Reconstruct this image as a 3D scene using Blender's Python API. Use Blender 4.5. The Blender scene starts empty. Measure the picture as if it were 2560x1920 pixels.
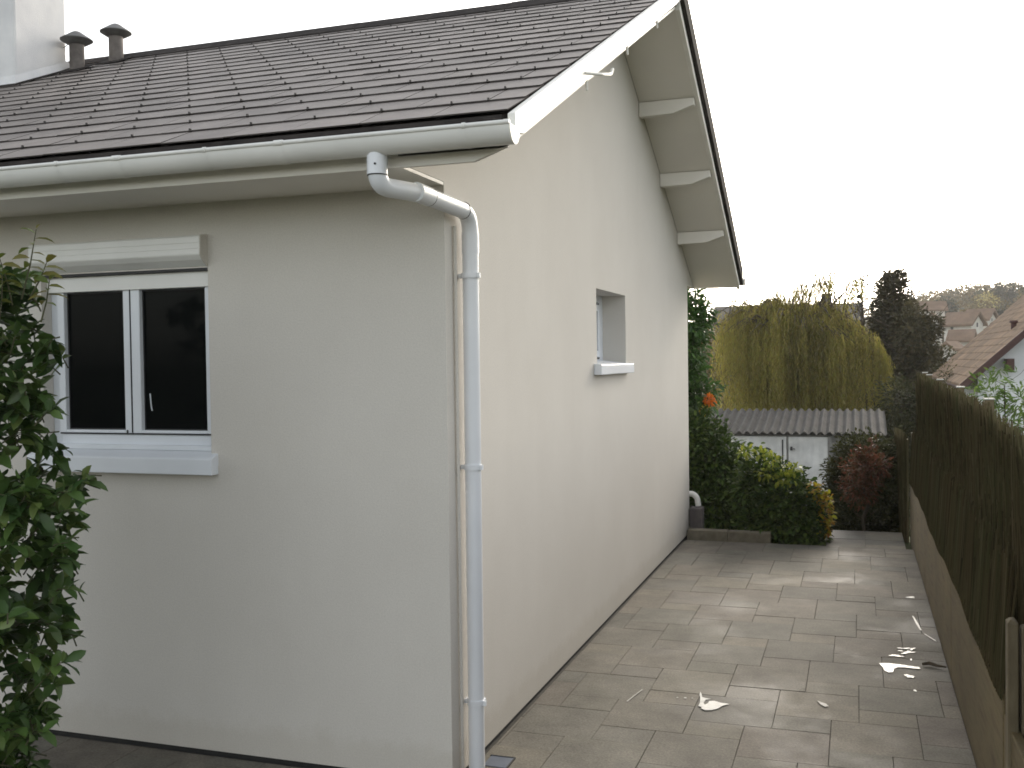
import bpy, math, random
import numpy as np
from mathutils import Vector, Matrix
random.seed(7); rng = np.random.default_rng(11)
R_ = math.radians
scene = bpy.context.scene

# ------------------------------------------------------------------ camera
cam_d = bpy.data.cameras.new("camera"); cam = bpy.data.objects.new("camera", cam_d)
scene.collection.objects.link(cam); scene.camera = cam
cam_d.sensor_width = 36.0; cam_d.lens = 35.74; cam_d.clip_start = 0.05; cam_d.clip_end = 4000
Rm = Matrix(((0.94685, 0.00549, 0.32165), (0.32149, 0.02633, -0.94655), (-0.01366, 0.99964, 0.02317)))
q = Rm.to_quaternion(); cam.rotation_mode = 'QUATERNION'; cam.rotation_quaternion = q
cam.location = (1.5867, -3.8407, 1.75)

# ------------------------------------------------------------------ sky and sun
SUN_AZ, SUN_EL = 9.0, 22.0            # degrees from +y towards +x, elevation
world = bpy.data.worlds.new("World"); scene.world = world; world.use_nodes = True
nt = world.node_tree; bg = nt.nodes['Background']
sky = nt.nodes.new('ShaderNodeTexSky'); sky.sky_type = 'NISHITA'; sky.sun_disc = False
sky.sun_elevation = R_(SUN_EL); sky.sun_rotation = R_(SUN_AZ)
sky.air_density = 1.0; sky.dust_density = 2.0; sky.ozone_density = 1.0
hs = nt.nodes.new('ShaderNodeHueSaturation'); hs.inputs['Saturation'].default_value = 0.34
nt.links.new(sky.outputs[0], hs.inputs['Color']); tn = nt.nodes.new('ShaderNodeMix'); tn.data_type = 'RGBA'; tn.blend_type = 'MULTIPLY'; tn.inputs[0].default_value = 1.0; tn.inputs[7].default_value = (1.0, 0.970, 0.92, 1)
nt.links.new(hs.outputs[0], tn.inputs[6]); nt.links.new(tn.outputs[2], bg.inputs['Color'])
bg.inputs['Strength'].default_value = 0.15
scene.cycles.filter_width = 1.7
sd = bpy.data.lights.new("sun", 'SUN'); sun = bpy.data.objects.new("sun", sd); scene.collection.objects.link(sun)
sd.energy = 0.5; sd.angle = R_(16); sd.color = (1.0, 0.90, 0.74)
dvec = Vector((math.sin(R_(SUN_AZ)) * math.cos(R_(SUN_EL)), math.cos(R_(SUN_AZ)) * math.cos(R_(SUN_EL)), math.sin(R_(SUN_EL))))
sun.rotation_euler = dvec.to_track_quat('Z', 'Y').to_euler()
sun.location = (20, 60, 30)
scene.view_settings.view_transform = 'Standard'; scene.view_settings.look = 'None'
scene.view_settings.gamma = 1.0; scene.view_settings.exposure = 1.42

# ------------------------------------------------------------------ materials
def newmat(name):
    m = bpy.data.materials.new(name); m.use_nodes = True
    return m, m.node_tree, m.node_tree.nodes['Principled BSDF']
def ramp(nt, cols, pos=None):
    r = nt.nodes.new('ShaderNodeValToRGB'); e = r.color_ramp.elements
    n = len(cols)
    while len(e) < n: e.new(0.5)
    for i, c in enumerate(cols):
        e[i].position = pos[i] if pos else i / (n - 1)
        e[i].color = (*c, 1)
    return r
def noise(nt, scale, detail=6, rough=0.6, vec=None, coord='Object', stretch=None):
    n = nt.nodes.new('ShaderNodeTexNoise'); n.inputs['Scale'].default_value = scale
    n.inputs['Detail'].default_value = detail; n.inputs['Roughness'].default_value = rough
    tc = nt.nodes.new('ShaderNodeTexCoord')
    src = tc.outputs[coord]
    if stretch:
        mp = nt.nodes.new('ShaderNodeMapping'); mp.inputs['Scale'].default_value = stretch
        nt.links.new(src, mp.inputs['Vector']); src = mp.outputs[0]
    nt.links.new(src, n.inputs['Vector'])
    return n
def mul(nt, a, b, fac=1.0):
    mx = nt.nodes.new('ShaderNodeMix'); mx.data_type = 'RGBA'; mx.blend_type = 'MULTIPLY'
    mx.inputs[0].default_value = fac
    nt.links.new(a, mx.inputs[6]); nt.links.new(b, mx.inputs[7]); return mx.outputs[2]
def grey(v): return (v, v, v)
def surf(name, cols, scale=4, rough=0.7, var=(0.85, 1.1), vscale=1.3, bump=0.0, bscale=80, island=False, spec=0.5, metal=0.0, stretch=None, bdist=0.004, islvar=(0.75, 1.2)):
    m, nt, b = newmat(name)
    n1 = noise(nt, scale, stretch=stretch); r1 = ramp(nt, cols, [0.3 + 0.4 * i / max(1, len(cols) - 1) for i in range(len(cols))] if len(cols) > 1 else None)
    nt.links.new(n1.outputs['Fac'], r1.inputs['Fac'])
    n2 = noise(nt, vscale, 3); r2 = ramp(nt, [grey(var[0]), grey(var[1])], [0.3, 0.7]); nt.links.new(n2.outputs['Fac'], r2.inputs['Fac'])
    col = mul(nt, r1.outputs[0], r2.outputs[0])
    if island:
        g = nt.nodes.new('ShaderNodeNewGeometry'); r3 = ramp(nt, [grey(islvar[0]), grey(islvar[1])])
        nt.links.new(g.outputs['Random Per Island'], r3.inputs['Fac']); col = mul(nt, col, r3.outputs[0])
    nt.links.new(col, b.inputs['Base Color'])
    b.inputs['Roughness'].default_value = rough; b.inputs['Specular IOR Level'].default_value = spec; b.inputs['Metallic'].default_value = metal
    if bump:
        nb = noise(nt, bscale, 4); bp = nt.nodes.new('ShaderNodeBump'); bp.inputs['Strength'].default_value = bump; bp.inputs['Distance'].default_value = bdist
        nt.links.new(nb.outputs['Fac'], bp.inputs['Height']); nt.links.new(bp.outputs[0], b.inputs['Normal'])
    return m
def leafmat(name, cols, rough=0.55, trans=0.22, clump=2.5, cl=(0.65, 1.25), spec=0.25, pos=None):
    m, nt, b = newmat(name)
    g = nt.nodes.new('ShaderNodeNewGeometry'); r = ramp(nt, cols, pos); nt.links.new(g.outputs['Random Per Island'], r.inputs['Fac'])
    n2 = noise(nt, clump, 3); r2 = ramp(nt, [grey(cl[0]), grey(cl[1])], [0.35, 0.65]); nt.links.new(n2.outputs['Fac'], r2.inputs['Fac'])
    col = mul(nt, r.outputs[0], r2.outputs[0]); nt.links.new(col, b.inputs['Base Color'])
    b.inputs['Roughness'].default_value = rough; b.inputs['Specular IOR Level'].default_value = spec
    t = nt.nodes.new('ShaderNodeBsdfTranslucent'); nt.links.new(col, t.inputs['Color'])
    mx = nt.nodes.new('ShaderNodeMixShader'); mx.inputs[0].default_value = trans
    nt.links.new(b.outputs[0], mx.inputs[1]); nt.links.new(t.outputs[0], mx.inputs[2])
    nt.links.new(mx.outputs[0], nt.nodes['Material Output'].inputs['Surface'])
    return m

M = {}
m, nt_, b = newmat('wall_render')
n1 = noise(nt_, 1.4, 7, 0.65); r1 = ramp(nt_, [(0.605, 0.576, 0.528), (0.640, 0.612, 0.564)], [0.32, 0.68]); nt_.links.new(n1.outputs['Fac'], r1.inputs['Fac'])
n2 = noise(nt_, 1.0, 5, 0.7, stretch=(7, 7, 0.5)); r2 = ramp(nt_, [grey(0.993), grey(1.0)], [0.38, 0.55]); nt_.links.new(n2.outputs['Fac'], r2.inputs['Fac'])
c1 = mul(nt_, r1.outputs[0], r2.outputs[0])
tc = nt_.nodes.new('ShaderNodeTexCoord'); sx = nt_.nodes.new('ShaderNodeSeparateXYZ'); nt_.links.new(tc.outputs['Object'], sx.inputs[0])
n3 = noise(nt_, 9, 6, 0.75); ad = nt_.nodes.new('ShaderNodeMath'); ad.operation = 'MULTIPLY_ADD'; ad.inputs[1].default_value = -0.22; nt_.links.new(n3.outputs['Fac'], ad.inputs[0]); nt_.links.new(sx.outputs['Z'], ad.inputs[2])
r3 = ramp(nt_, [(0.93, 0.92, 0.90), (1, 1, 1)], [0.0, 0.07]); nt_.links.new(ad.outputs[0], r3.inputs['Fac']); c1 = mul(nt_, c1, r3.outputs[0])
n6 = noise(nt_, 140, 3, 0.7); r6 = ramp(nt_, [grey(0.93), grey(1.03)], [0.35, 0.65]); nt_.links.new(n6.outputs['Fac'], r6.inputs['Fac']); c1 = mul(nt_, c1, r6.outputs[0])
nt_.links.new(c1, b.inputs['Base Color']); b.inputs['Roughness'].default_value = 0.92; b.inputs['Specular IOR Level'].default_value = 0.15
bp = nt_.nodes.new('ShaderNodeBump'); bp.inputs['Strength'].default_value = 0.5; bp.inputs['Distance'].default_value = 0.002; nt_.links.new(n6.outputs['Fac'], bp.inputs['Height']); nt_.links.new(bp.outputs[0], b.inputs['Normal'])
M['render'] = m
M['chim'] = surf('chimney_render', [(0.70, 0.70, 0.71), (0.80, 0.795, 0.79)], 6, 0.9, (0.9, 1.04), 1.6, 0.5, 90, spec=0.2)
M['soffit'] = surf('painted_soffit', [(0.76, 0.73, 0.675), (0.80, 0.775, 0.715)], 2, 0.6, (0.95, 1.03), 0.9, 0.1, 60)
M['board'] = surf('white_painted_board', [(0.80, 0.78, 0.72), (0.86, 0.845, 0.79)], 8, 0.45, (0.9, 1.04), 5, 0.2, 50)
M['pvc'] = surf('white_pvc', [(0.70, 0.72, 0.75), (0.76, 0.78, 0.81)], 3, 0.28, (0.95, 1.03), 2)
M['gutter'] = surf('gutter_pvc', [(0.72, 0.715, 0.685), (0.78, 0.775, 0.745)], 2, 0.32, (0.92, 1.04), 3)
M['frame'] = surf('window_pvc', [(0.70, 0.73, 0.77), (0.75, 0.78, 0.82)], 2, 0.35, (0.97, 1.03), 2)
M['seal'] = surf('rubber_seal', [(0.02, 0.02, 0.022), (0.03, 0.03, 0.032)], 5, 0.6)
M['slate'] = surf('fibre_slate', [(0.175, 0.150, 0.135), (0.25, 0.218, 0.195)], 5, 0.6, (0.82, 1.15), 0.9, 0.3, 70, island=True, islvar=(0.88, 1.10))
M['slate_edge'] = surf('slate_verge', [(0.03, 0.027, 0.026), (0.06, 0.053, 0.05)], 9, 0.95, spec=0.08)
M['slate_shade_line'] = surf('slate_shade_line', [(0.05, 0.044, 0.041), (0.085, 0.076, 0.070)], 9, 0.95, spec=0.08)  # darker slate colour painting the shadow line along each course
M['hook'] = surf('slate_hook', [(0.025, 0.023, 0.022), (0.04, 0.036, 0.034)], 9, 0.5, metal=0.4)
M['dark'] = surf('dark_shade_fill', [(0.02, 0.02, 0.02), (0.035, 0.034, 0.032)], 8, 0.9)
M['ventm'] = surf('vent_fibre_cement', [(0.10, 0.085, 0.078), (0.17, 0.15, 0.135)], 12, 0.75, (0.75, 1.15), 6, 0.3, 60)
M['ventcap'] = surf('vent_cap', [(0.10, 0.10, 0.10), (0.16, 0.16, 0.155)], 12, 0.6, (0.8, 1.15), 6)
M['kick'] = surf('weathered_board', [(0.085, 0.062, 0.028), (0.15, 0.112, 0.052), (0.10, 0.085, 0.036)], 4, 0.85, (0.7, 1.15), 1.3, 0.5, 40, stretch=(0.6, 0.6, 6))
M['post'] = surf('weathered_post', [(0.12, 0.095, 0.055), (0.19, 0.155, 0.095)], 10, 0.9, (0.65, 1.15), 3, 0.6, 60, stretch=(3, 3, 0.6))
M['cap'] = surf('post_cap', [(0.5, 0.5, 0.47), (0.62, 0.61, 0.58)], 8, 0.7)
M['kerb'] = surf('kerb_stone', [(0.15, 0.13, 0.09), (0.24, 0.21, 0.155)], 12, 0.9, (0.75, 1.1), 4, 0.5, 60)
M['block'] = surf('grey_block', [(0.10, 0.09, 0.09), (0.15, 0.13, 0.12)], 12, 0.9, (0.75, 1.1), 4, 0.5, 60)
M['spill'] = surf('dried_white_paint', [(0.52, 0.51, 0.47), (0.66, 0.65, 0.61)], 18, 0.35, (0.85, 1.05), 30, 0.4, 60)
M['spill2'] = surf('thin_paint_smear', [(0.36, 0.34, 0.30), (0.50, 0.48, 0.44)], 30, 0.6, (0.8, 1.05), 30)
M['draing'] = surf('drain_grate', [(0.10, 0.12, 0.16), (0.15, 0.175, 0.22)], 8, 0.5)
M['bark'] = surf('bark', [(0.05, 0.038, 0.025), (0.10, 0.078, 0.052)], 12, 0.9, (0.7, 1.1), 4, 0.6, 40, stretch=(3, 3, 0.6))
M['stemg'] = surf('green_stem', [(0.05, 0.045, 0.025), (0.08, 0.085, 0.035)], 12, 0.7)
M['shedroof'] = surf('corrugated_cement', [(0.022, 0.021, 0.020), (0.055, 0.053, 0.049)], 5, 0.9, (0.6, 1.2), 2.2, 0.3, 40)
M['sheddoor'] = surf('white_shed_door', [(0.56, 0.56, 0.555), (0.66, 0.655, 0.64)], 3, 0.6, (0.72, 1.08), 3.0, stretch=(4, 4, 0.5))
M['shedwall'] = surf('shed_wall', [(0.16, 0.155, 0.15), (0.24, 0.235, 0.22)], 8, 0.9)
M['nwall'] = surf('white_house_wall', [(0.72, 0.74, 0.76), (0.80, 0.81, 0.82)], 2, 0.8, (0.93, 1.04), 1)
M['ntile'] = surf('brown_clay_tile', [(0.17, 0.11, 0.065), (0.27, 0.18, 0.11)], 2.2, 0.8, (0.75, 1.15), 0.8, island=True, islvar=(0.8, 1.15))
M['nbarge'] = surf('dark_red_barge_board', [(0.055, 0.022, 0.018), (0.085, 0.035, 0.028)], 8, 0.6)
M['farwall'] = surf('far_render', [(0.56, 0.53, 0.47), (0.68, 0.65, 0.60)], 0.4, 0.9)
M['farroof'] = surf('far_tile', [(0.15, 0.095, 0.06), (0.23, 0.15, 0.10)], 0.8, 0.9)
M['farroofd'] = surf('far_dark_roof', [(0.05, 0.045, 0.038), (0.08, 0.07, 0.058)], 0.8, 0.9)
M['earth'] = surf('garden_earth', [(0.035, 0.030, 0.018), (0.05, 0.065, 0.022), (0.075, 0.06, 0.038)], 1.2, 0.95, (0.7, 1.2), 0.08, 0.6, 30, spec=0.1)
M['joint'] = surf('paving_joint', [(0.05, 0.046, 0.038), (0.09, 0.083, 0.069)], 20, 0.95)

# paving slabs: per-slab tint, cloudy wear, damp patches
m, nt_, b = newmat('paving_slab')
n1 = noise(nt_, 3.0, 8, 0.7); r1 = ramp(nt_, [(0.105, 0.098, 0.082), (0.158, 0.148, 0.124), (0.215, 0.202, 0.170)], [0.3, 0.5, 0.72]); nt_.links.new(n1.outputs['Fac'], r1.inputs['Fac'])
g = nt_.nodes.new('ShaderNodeNewGeometry')
r3 = ramp(nt_, [(0.80, 0.80, 0.78), (1.03, 0.98, 0.93), (0.92, 0.93, 0.92), (1.14, 1.09, 1.0), (0.99, 0.92, 0.90), (0.94, 0.95, 0.90)]); nt_.links.new(g.outputs['Random Per Island'], r3.inputs['Fac'])
c1 = mul(nt_, r1.outputs[0], r3.outputs[0])
n4 = noise(nt_, 90, 3); r4 = ramp(nt_, [grey(0.72), grey(1.2)], [0.3, 0.7]); nt_.links.new(n4.outputs['Fac'], r4.inputs['Fac']); c1 = mul(nt_, c1, r4.outputs[0])
n5 = noise(nt_, 1.1, 5, 0.65); r5 = ramp(nt_, [grey(0.62), grey(1.0)], [0.36, 0.46]); nt_.links.new(n5.outputs['Fac'], r5.inputs['Fac']); c1 = mul(nt_, c1, r5.outputs[0], 0.8)
nt_.links.new(c1, b.inputs['Base Color'])
r6 = ramp(nt_, [grey(0.60), grey(0.80)], [0.36, 0.5]); nt_.links.new(n5.outputs['Fac'], r6.inputs['Fac']); nt_.links.new(r6.outputs[0], b.inputs['Roughness'])
b.inputs['Specular IOR Level'].default_value = 0.38
bp = nt_.nodes.new('ShaderNodeBump'); bp.inputs['Strength'].default_value = 0.5; bp.inputs['Distance'].default_value = 0.003
nt_.links.new(n4.outputs['Fac'], bp.inputs['Height']); nt_.links.new(bp.outputs[0], b.inputs['Normal'])
M['paving'] = m
# window glass: opaque glossy pane, the unlit interior's darkness put into its colour
m, nt_, b = newmat('window_glass'); b.inputs['Base Color'].default_value = (0.006, 0.007, 0.007, 1); b.inputs['Roughness'].default_value = 0.04; b.inputs['Specular IOR Level'].default_value = 0.035; M['glass'] = m
m, nt_, b = newmat('frosted_glass'); b.inputs['Base Color'].default_value = (0.14, 0.135, 0.14, 1); b.inputs['Roughness'].default_value = 0.3; M['frost'] = m
# reed screen
m, nt_, b = newmat('heather_screen')
g = nt_.nodes.new('ShaderNodeNewGeometry'); r = ramp(nt_, [(0.045, 0.036, 0.020), (0.095, 0.078, 0.044), (0.13, 0.11, 0.062), (0.085, 0.085, 0.042), (0.17, 0.14, 0.09)])
nt_.links.new(g.outputs['Random Per Island'], r.inputs['Fac'])
n2 = noise(nt_, 1.6, 4); r2 = ramp(nt_, [(0.92, 1.0, 0.88), (1.1, 1.03, 0.97)], [0.35, 0.65]); nt_.links.new(n2.outputs['Fac'], r2.inputs['Fac'])
nt_.links.new(mul(nt_, r.outputs[0], r2.outputs[0]), b.inputs['Base Color']); b.inputs['Roughness'].default_value = 0.9; b.inputs['Specular IOR Level'].default_value = 0.1
M['reed'] = m
M['l_photinia'] = leafmat('photinia_leaf', [(0.035, 0.074, 0.022), (0.070, 0.128, 0.032), (0.10, 0.165, 0.040), (0.052, 0.10, 0.032), (0.15, 0.20, 0.055)], 0.38, 0.2, 3, spec=0.4)
M['l_young'] = leafmat('photinia_young_leaf', [(0.12, 0.16, 0.035), (0.17, 0.15, 0.04), (0.09, 0.14, 0.03)], 0.35, 0.35)
M['l_laurel'] = leafmat('laurel_leaf', [(0.035, 0.08, 0.018), (0.07, 0.15, 0.03), (0.05, 0.11, 0.025), (0.10, 0.18, 0.05)], 0.4, 0.25, 2, spec=0.3)
M['l_dark'] = leafmat('dark_bush_leaf', [(0.03, 0.055, 0.013), (0.06, 0.105, 0.022), (0.10, 0.14, 0.03)], 0.6, 0.2, 3)
M['l_lime'] = leafmat('lime_leaf', [(0.24, 0.31, 0.045), (0.40, 0.41, 0.06), (0.13, 0.20, 0.03)], 0.45, 0.35, 6)
M['l_gold'] = leafmat('gold_leaf', [(0.50, 0.42, 0.03), (0.42, 0.22, 0.035), (0.34, 0.36, 0.03), (0.40, 0.16, 0.04)], 0.5, 0.35, 6)
M['l_red'] = leafmat('red_leaf', [(0.20, 0.075, 0.042), (0.11, 0.06, 0.03), (0.25, 0.085, 0.05), (0.08, 0.065, 0.026), (0.13, 0.07, 0.035)], 0.5, 0.3, 6)
M['l_orange'] = leafmat('orange_leaf', [(0.62, 0.16, 0.025), (0.70, 0.22, 0.03)], 0.5, 0.35)
M['l_hedge'] = leafmat('hedge_leaf', [(0.035, 0.042, 0.014), (0.065, 0.07, 0.022), (0.09, 0.088, 0.03)], 0.65, 0.15, 2.5)
M['l_willow'] = leafmat('willow_leaf', [(0.31, 0.26, 0.055), (0.38, 0.32, 0.075), (0.29, 0.30, 0.065), (0.21, 0.165, 0.045), (0.45, 0.38, 0.11)], 0.7, 0.5, 0.9, (0.6, 1.25))
M['l_conifer'] = leafmat('conifer_leaf', [(0.05, 0.048, 0.022), (0.095, 0.08, 0.038), (0.07, 0.07, 0.034), (0.12, 0.095, 0.045)], 0.7, 0.2, 1.0)
M['l_bamboo'] = leafmat('light_green_leaf', [(0.12, 0.20, 0.05), (0.18, 0.27, 0.07), (0.08, 0.15, 0.04)], 0.45, 0.4, 4)
M['l_far1'] = leafmat('far_green_leaf', [(0.05, 0.055, 0.025), (0.08, 0.075, 0.035)], 0.7, 0.1, 0.2)
M['l_far2'] = leafmat('far_ochre_leaf', [(0.13, 0.09, 0.03), (0.18, 0.13, 0.045), (0.11, 0.10, 0.04)], 0.7, 0.2, 0.2)
M['l_far3'] = leafmat('far_yellow_leaf', [(0.34, 0.30, 0.10), (0.42, 0.36, 0.14)], 0.7, 0.5, 0.2)
M['l_far4'] = leafmat('far_dark_leaf', [(0.03, 0.035, 0.025), (0.05, 0.05, 0.035)], 0.7, 0.1, 0.2)

# ------------------------------------------------------------------ builders
class MB:
    def __init__(s): s.v = []; s.f = []
    def add(s, vs, fs):
        o = len(s.v); s.v += [tuple(v) for v in vs]; s.f += [tuple(i + o for i in f) for f in fs]
    def box(s, x0, y0, z0, x1, y1, z1):
        s.add([(x0,y0,z0),(x1,y0,z0),(x1,y1,z0),(x0,y1,z0),(x0,y0,z1),(x1,y0,z1),(x1,y1,z1),(x0,y1,z1)],
              [(0,3,2,1),(4,5,6,7),(0,1,5,4),(1,2,6,5),(2,3,7,6),(3,0,4,7)])
    def prism(s, poly, ext):
        n = len(poly); e = Vector(ext); p = [Vector(a) for a in poly]
        s.add(p + [a + e for a in p], [tuple(range(n))[::-1], tuple(range(n, 2 * n))] + [(i, (i + 1) % n, (i + 1) % n + n, i + n) for i in range(n)])
    def obox(s, c, ax, ay, az):
        c, ax, ay, az = map(Vector, (c, ax, ay, az))
        s.add([c - ax - ay - az, c + ax - ay - az, c + ax + ay - az, c - ax + ay - az, c - ax - ay + az, c + ax - ay + az, c + ax + ay + az, c - ax + ay + az],
              [(0,3,2,1),(4,5,6,7),(0,1,5,4),(1,2,6,5),(2,3,7,6),(3,0,4,7)])
    def tube(s, path, r, seg=12, cap=True):
        path = [Vector(p) for p in path]; n = len(path); rr = r if isinstance(r, (list, tuple)) else [r] * n
        vs = []; fs = []; ref = None
        for i, p in enumerate(path):
            t = (path[min(i + 1, n - 1)] - path[max(i - 1, 0)]).normalized()
            if ref is None:
                ref = t.orthogonal().normalized()
            ref = (ref - t * ref.dot(t)).normalized(); b2 = t.cross(ref)
            for k in range(seg):
                a = 2 * math.pi * k / seg; vs.append(p + (ref * math.cos(a) + b2 * math.sin(a)) * rr[i])
        for i in range(n - 1):
            for k in range(seg):
                k2 = (k + 1) % seg; fs.append((i * seg + k, i * seg + k2, (i + 1) * seg + k2, (i + 1) * seg + k))
        if cap: fs += [tuple(range(seg))[::-1], tuple(range((n - 1) * seg, n * seg))]
        s.add(vs, fs)
    def lathe(s, prof, c, seg=28):
        vs = []; fs = []; n = len(prof)
        for (r, z) in prof:
            for k in range(seg):
                a = 2 * math.pi * k / seg; vs.append((c[0] + r * math.cos(a), c[1] + r * math.sin(a), c[2] + z))
        for i in range(n - 1):
            for k in range(seg):
                k2 = (k + 1) % seg; fs.append((i * seg + k, i * seg + k2, (i + 1) * seg + k2, (i + 1) * seg + k))
        fs += [tuple(range(seg))[::-1], tuple(range((n - 1) * seg, n * seg))]
        s.add(vs, fs)
    def build(s, name, mat, parent=None, smooth=False, bevel=0):
        me = bpy.data.meshes.new(name); me.from_pydata(s.v, [], s.f); me.update()
        return link(me, name, mat, parent, smooth, bevel)
def link(me, name, mat, parent=None, smooth=False, bevel=0):
    me.materials.append(M[mat] if isinstance(mat, str) else mat)
    o = bpy.data.objects.new(name, me); scene.collection.objects.link(o)
    if smooth:
        for p in me.polygons: p.use_smooth = True
        try:
            me.set_sharp_from_angle(angle=R_(40))
        except Exception: pass
    if bevel:
        bm_ = o.modifiers.new('bevel', 'BEVEL'); bm_.width = bevel; bm_.segments = 2; bm_.limit_method = 'ANGLE'; bm_.angle_limit = R_(40)
    if parent is not None: attach(o, parent)
    return o
def wloc(o):
    v = Vector((0, 0, 0))
    while o is not None: v = v + o.location; o = o.parent if o.parent and not o.get('_id') else None
    return v
OFF = {}
def attach(o, parent):
    o.parent = parent
    o.matrix_parent_inverse = Matrix.Translation(-OFF.get(parent.name, Vector((0, 0, 0))))
def tag(o, label=None, cat=None, group=None, kind=None):
    if label: o['label'] = label
    if cat: o['category'] = cat
    if group: o['group'] = group
    if kind: o['kind'] = kind
    return o
def thing(name, loc, label, cat, group=None):
    o = bpy.data.objects.new(name, None); o.location = loc; o.empty_display_size = 0.1; scene.collection.objects.link(o)
    OFF[o.name] = Vector(loc); return tag(o, label, cat, group)
def fillet(pts, rad, n=7):
    pts = [Vector(p) for p in pts]; out = [pts[0]]
    for i in range(1, len(pts) - 1):
        a = (pts[i - 1] - pts[i]); b = (pts[i + 1] - pts[i]); r = min(rad, a.length * .48, b.length * .48)
        p0 = pts[i] + a.normalized() * r; p1 = pts[i] + b.normalized() * r
        for k in range(n + 1):
            t = k / n; out.append(p0 * (1 - t) ** 2 + pts[i] * 2 * t * (1 - t) + p1 * t * t)
    out.append(pts[-1]); return out

def unit(a): return a / np.maximum(np.linalg.norm(a, axis=1, keepdims=True), 1e-9)
def leaves(name, mat, P, D, size, width=0.45, parent=None, up=None, oval=False, fold=0.12, droop=0.15):
    """one small leaf mesh per point P, growing along D"""
    P = np.asarray(P, float); n = len(P); D = unit(np.asarray(D, float)); size = np.broadcast_to(np.asarray(size, float), (n,))[:, None]
    U = np.tile(np.array([0, 0, 1.0]), (n, 1)) if up is None else np.asarray(up, float)
    U = U + rng.normal(0, 0.45, (n, 3)); S = unit(np.cross(D, U)); N = np.cross(S, D)
    if oval:
        t = [(0,0,0),(.22,.36,.5),(.55,.5,.8),(.82,.3,.4),(1,0,-.3),(.82,-.3,.4),(.55,-.5,.8),(.22,-.36,.5),(.22,0,0),(.55,0,.05),(.82,0,-.1)]
        F = [(0,8,1),(8,9,2,1),(9,10,3,2),(10,4,3),(0,7,8),(7,6,9,8),(6,5,10,9),(5,4,10)]
    else:
        t = [(0,0,0),(.45,.5,.6),(1,0,-.2),(.45,-.5,.6)]; F = [(0,3,2),(0,2,1)]
    V = np.concatenate([P + (D * a + S * (b * width) + N * (c * fold)) * size - np.array([0, 0, droop]) * size * a * a for a, b, c in t], axis=1).reshape(-1, 3)
    k = len(t); me = bpy.data.meshes.new(name)
    fi = []; starts = []; tot = []; 
    base = np.arange(n) * k
    loops = np.concatenate([np.stack([base + i for i in f], axis=1) for f in F], axis=1).ravel()
    lens = np.tile(np.array([len(f) for f in F]), n)
    me.vertices.add(len(V)); me.vertices.foreach_set('co', V.ravel())
    me.loops.add(len(loops)); me.loops.foreach_set('vertex_index', loops.astype(np.int32))
    me.polygons.add(len(lens)); me.polygons.foreach_set('loop_start', np.concatenate([[0], np.cumsum(lens)[:-1]]).astype(np.int32))
    me.update(calc_edges=True); me.validate()
    return link(me, name, mat, parent, smooth=False)
def rdir(n): return unit(rng.normal(0, 1, (n, 3)))
def blob_pts(blobs, density, shell=0.55):
    """points and outward directions in a union of lumpy ellipsoids (cx,cy,cz,rx,ry,rz)"""
    Ps = []; Ds = []
    for (cx, cy, cz, rx, ry, rz) in blobs:
        n = int(density * (rx * ry + rx * rz + ry * rz) * 4)
        d = rdir(n); r = (shell + (1 - shell) * rng.random(n)) ** 1.0
        lump = 1 + 0.13 * np.sin(d[:, 0] * 7 + cx * 3) * np.cos(d[:, 2] * 6 + cy) + 0.09 * np.sin(d[:, 1] * 11 + d[:, 2] * 9)
        R = np.array([rx, ry, rz]); p = d * R * (r * lump)[:, None] + np.array([cx, cy, cz])
        Ps.append(p); Ds.append(unit(d / R + rng.normal(0, 0.55, (n, 3)) / max(rx, ry, rz)))
    return np.concatenate(Ps), np.concatenate(Ds)
def cull(P, D, f):
    k = f(P); return P[k], D[k]
def trunk_mb(base, top, r0, r1, limbs=5, llen=0.5, seg=8, jit=0.03):
    mb = MB(); b = Vector(base); t = Vector(top); path = [b.lerp(t, i / 6) + Vector((random.uniform(-jit, jit), random.uniform(-jit, jit), 0)) * (i > 0) for i in range(7)]
    mb.tube(path, [r0 + (r1 - r0) * i / 6 for i in range(7)], seg)
    for i in range(limbs):
        k = 2 + i % 5; p = path[k]; a = random.uniform(0, 6.28); e = p + Vector((math.cos(a), math.sin(a), random.uniform(.4, 1.1))) * llen * random.uniform(.6, 1)
        m_ = p.lerp(e, .5) + Vector((0, 0, -.08 * llen)); rr = (r0 + (r1 - r0) * k / 6) * .5
        mb.tube([p, m_, e], [rr, rr * .7, rr * .3], 6)
    return mb

# ------------------------------------------------------------------ ground and paving
YS = [-600, 7.0, 8, 10, 14, 24, 50, 80, 130, 200, 260, 330, 420, 600, 1500]
ZS = [-0.06, -0.06, -0.3, -0.75, -1.35, -2.3, -4.5, -4.0, 1.2, 8.5, 13.0, 14.0, 13.0, 6.0, -10]
def gz(x, y):
    z = np.interp(y, YS, ZS)
    if y > 85:
        w = 1 - 0.38 * (1 - min(1, max(0, (x / max(y, 1) + 0.02) / 0.12)))
        z = z * w if z > 0 else z
        z += 1.2 * math.sin(x * 0.021 + 1) * min(1, (y - 85) / 80) + 0.6 * math.sin(y * 0.03 + x * 0.05)
    elif y > 7.5: z += 0.05 * math.sin(x * 1.7) * math.sin(y * 1.3)
    return float(z)
xs = [-1500, -900, -500, -300, -200, -140] + list(range(-100, 101, 8)) + [140, 200, 300, 500, 900, 1500]
xs = sorted(set(xs + [-12, -8, -4, -2, 0, 1, 2, 3, 4, 6, 10, 14]))
ys = [-1500, -600, -200, -60, -20, -6, 0, 5, 6.4, 7, 7.5, 8, 9, 10, 12, 14, 17, 20, 24, 30, 36, 43] + list(range(50, 440, 12)) + [470, 520, 600, 800, 1100, 1500]
g = MB(); g.v = [(x, y, gz(x, y)) for y in ys for x in xs]
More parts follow.
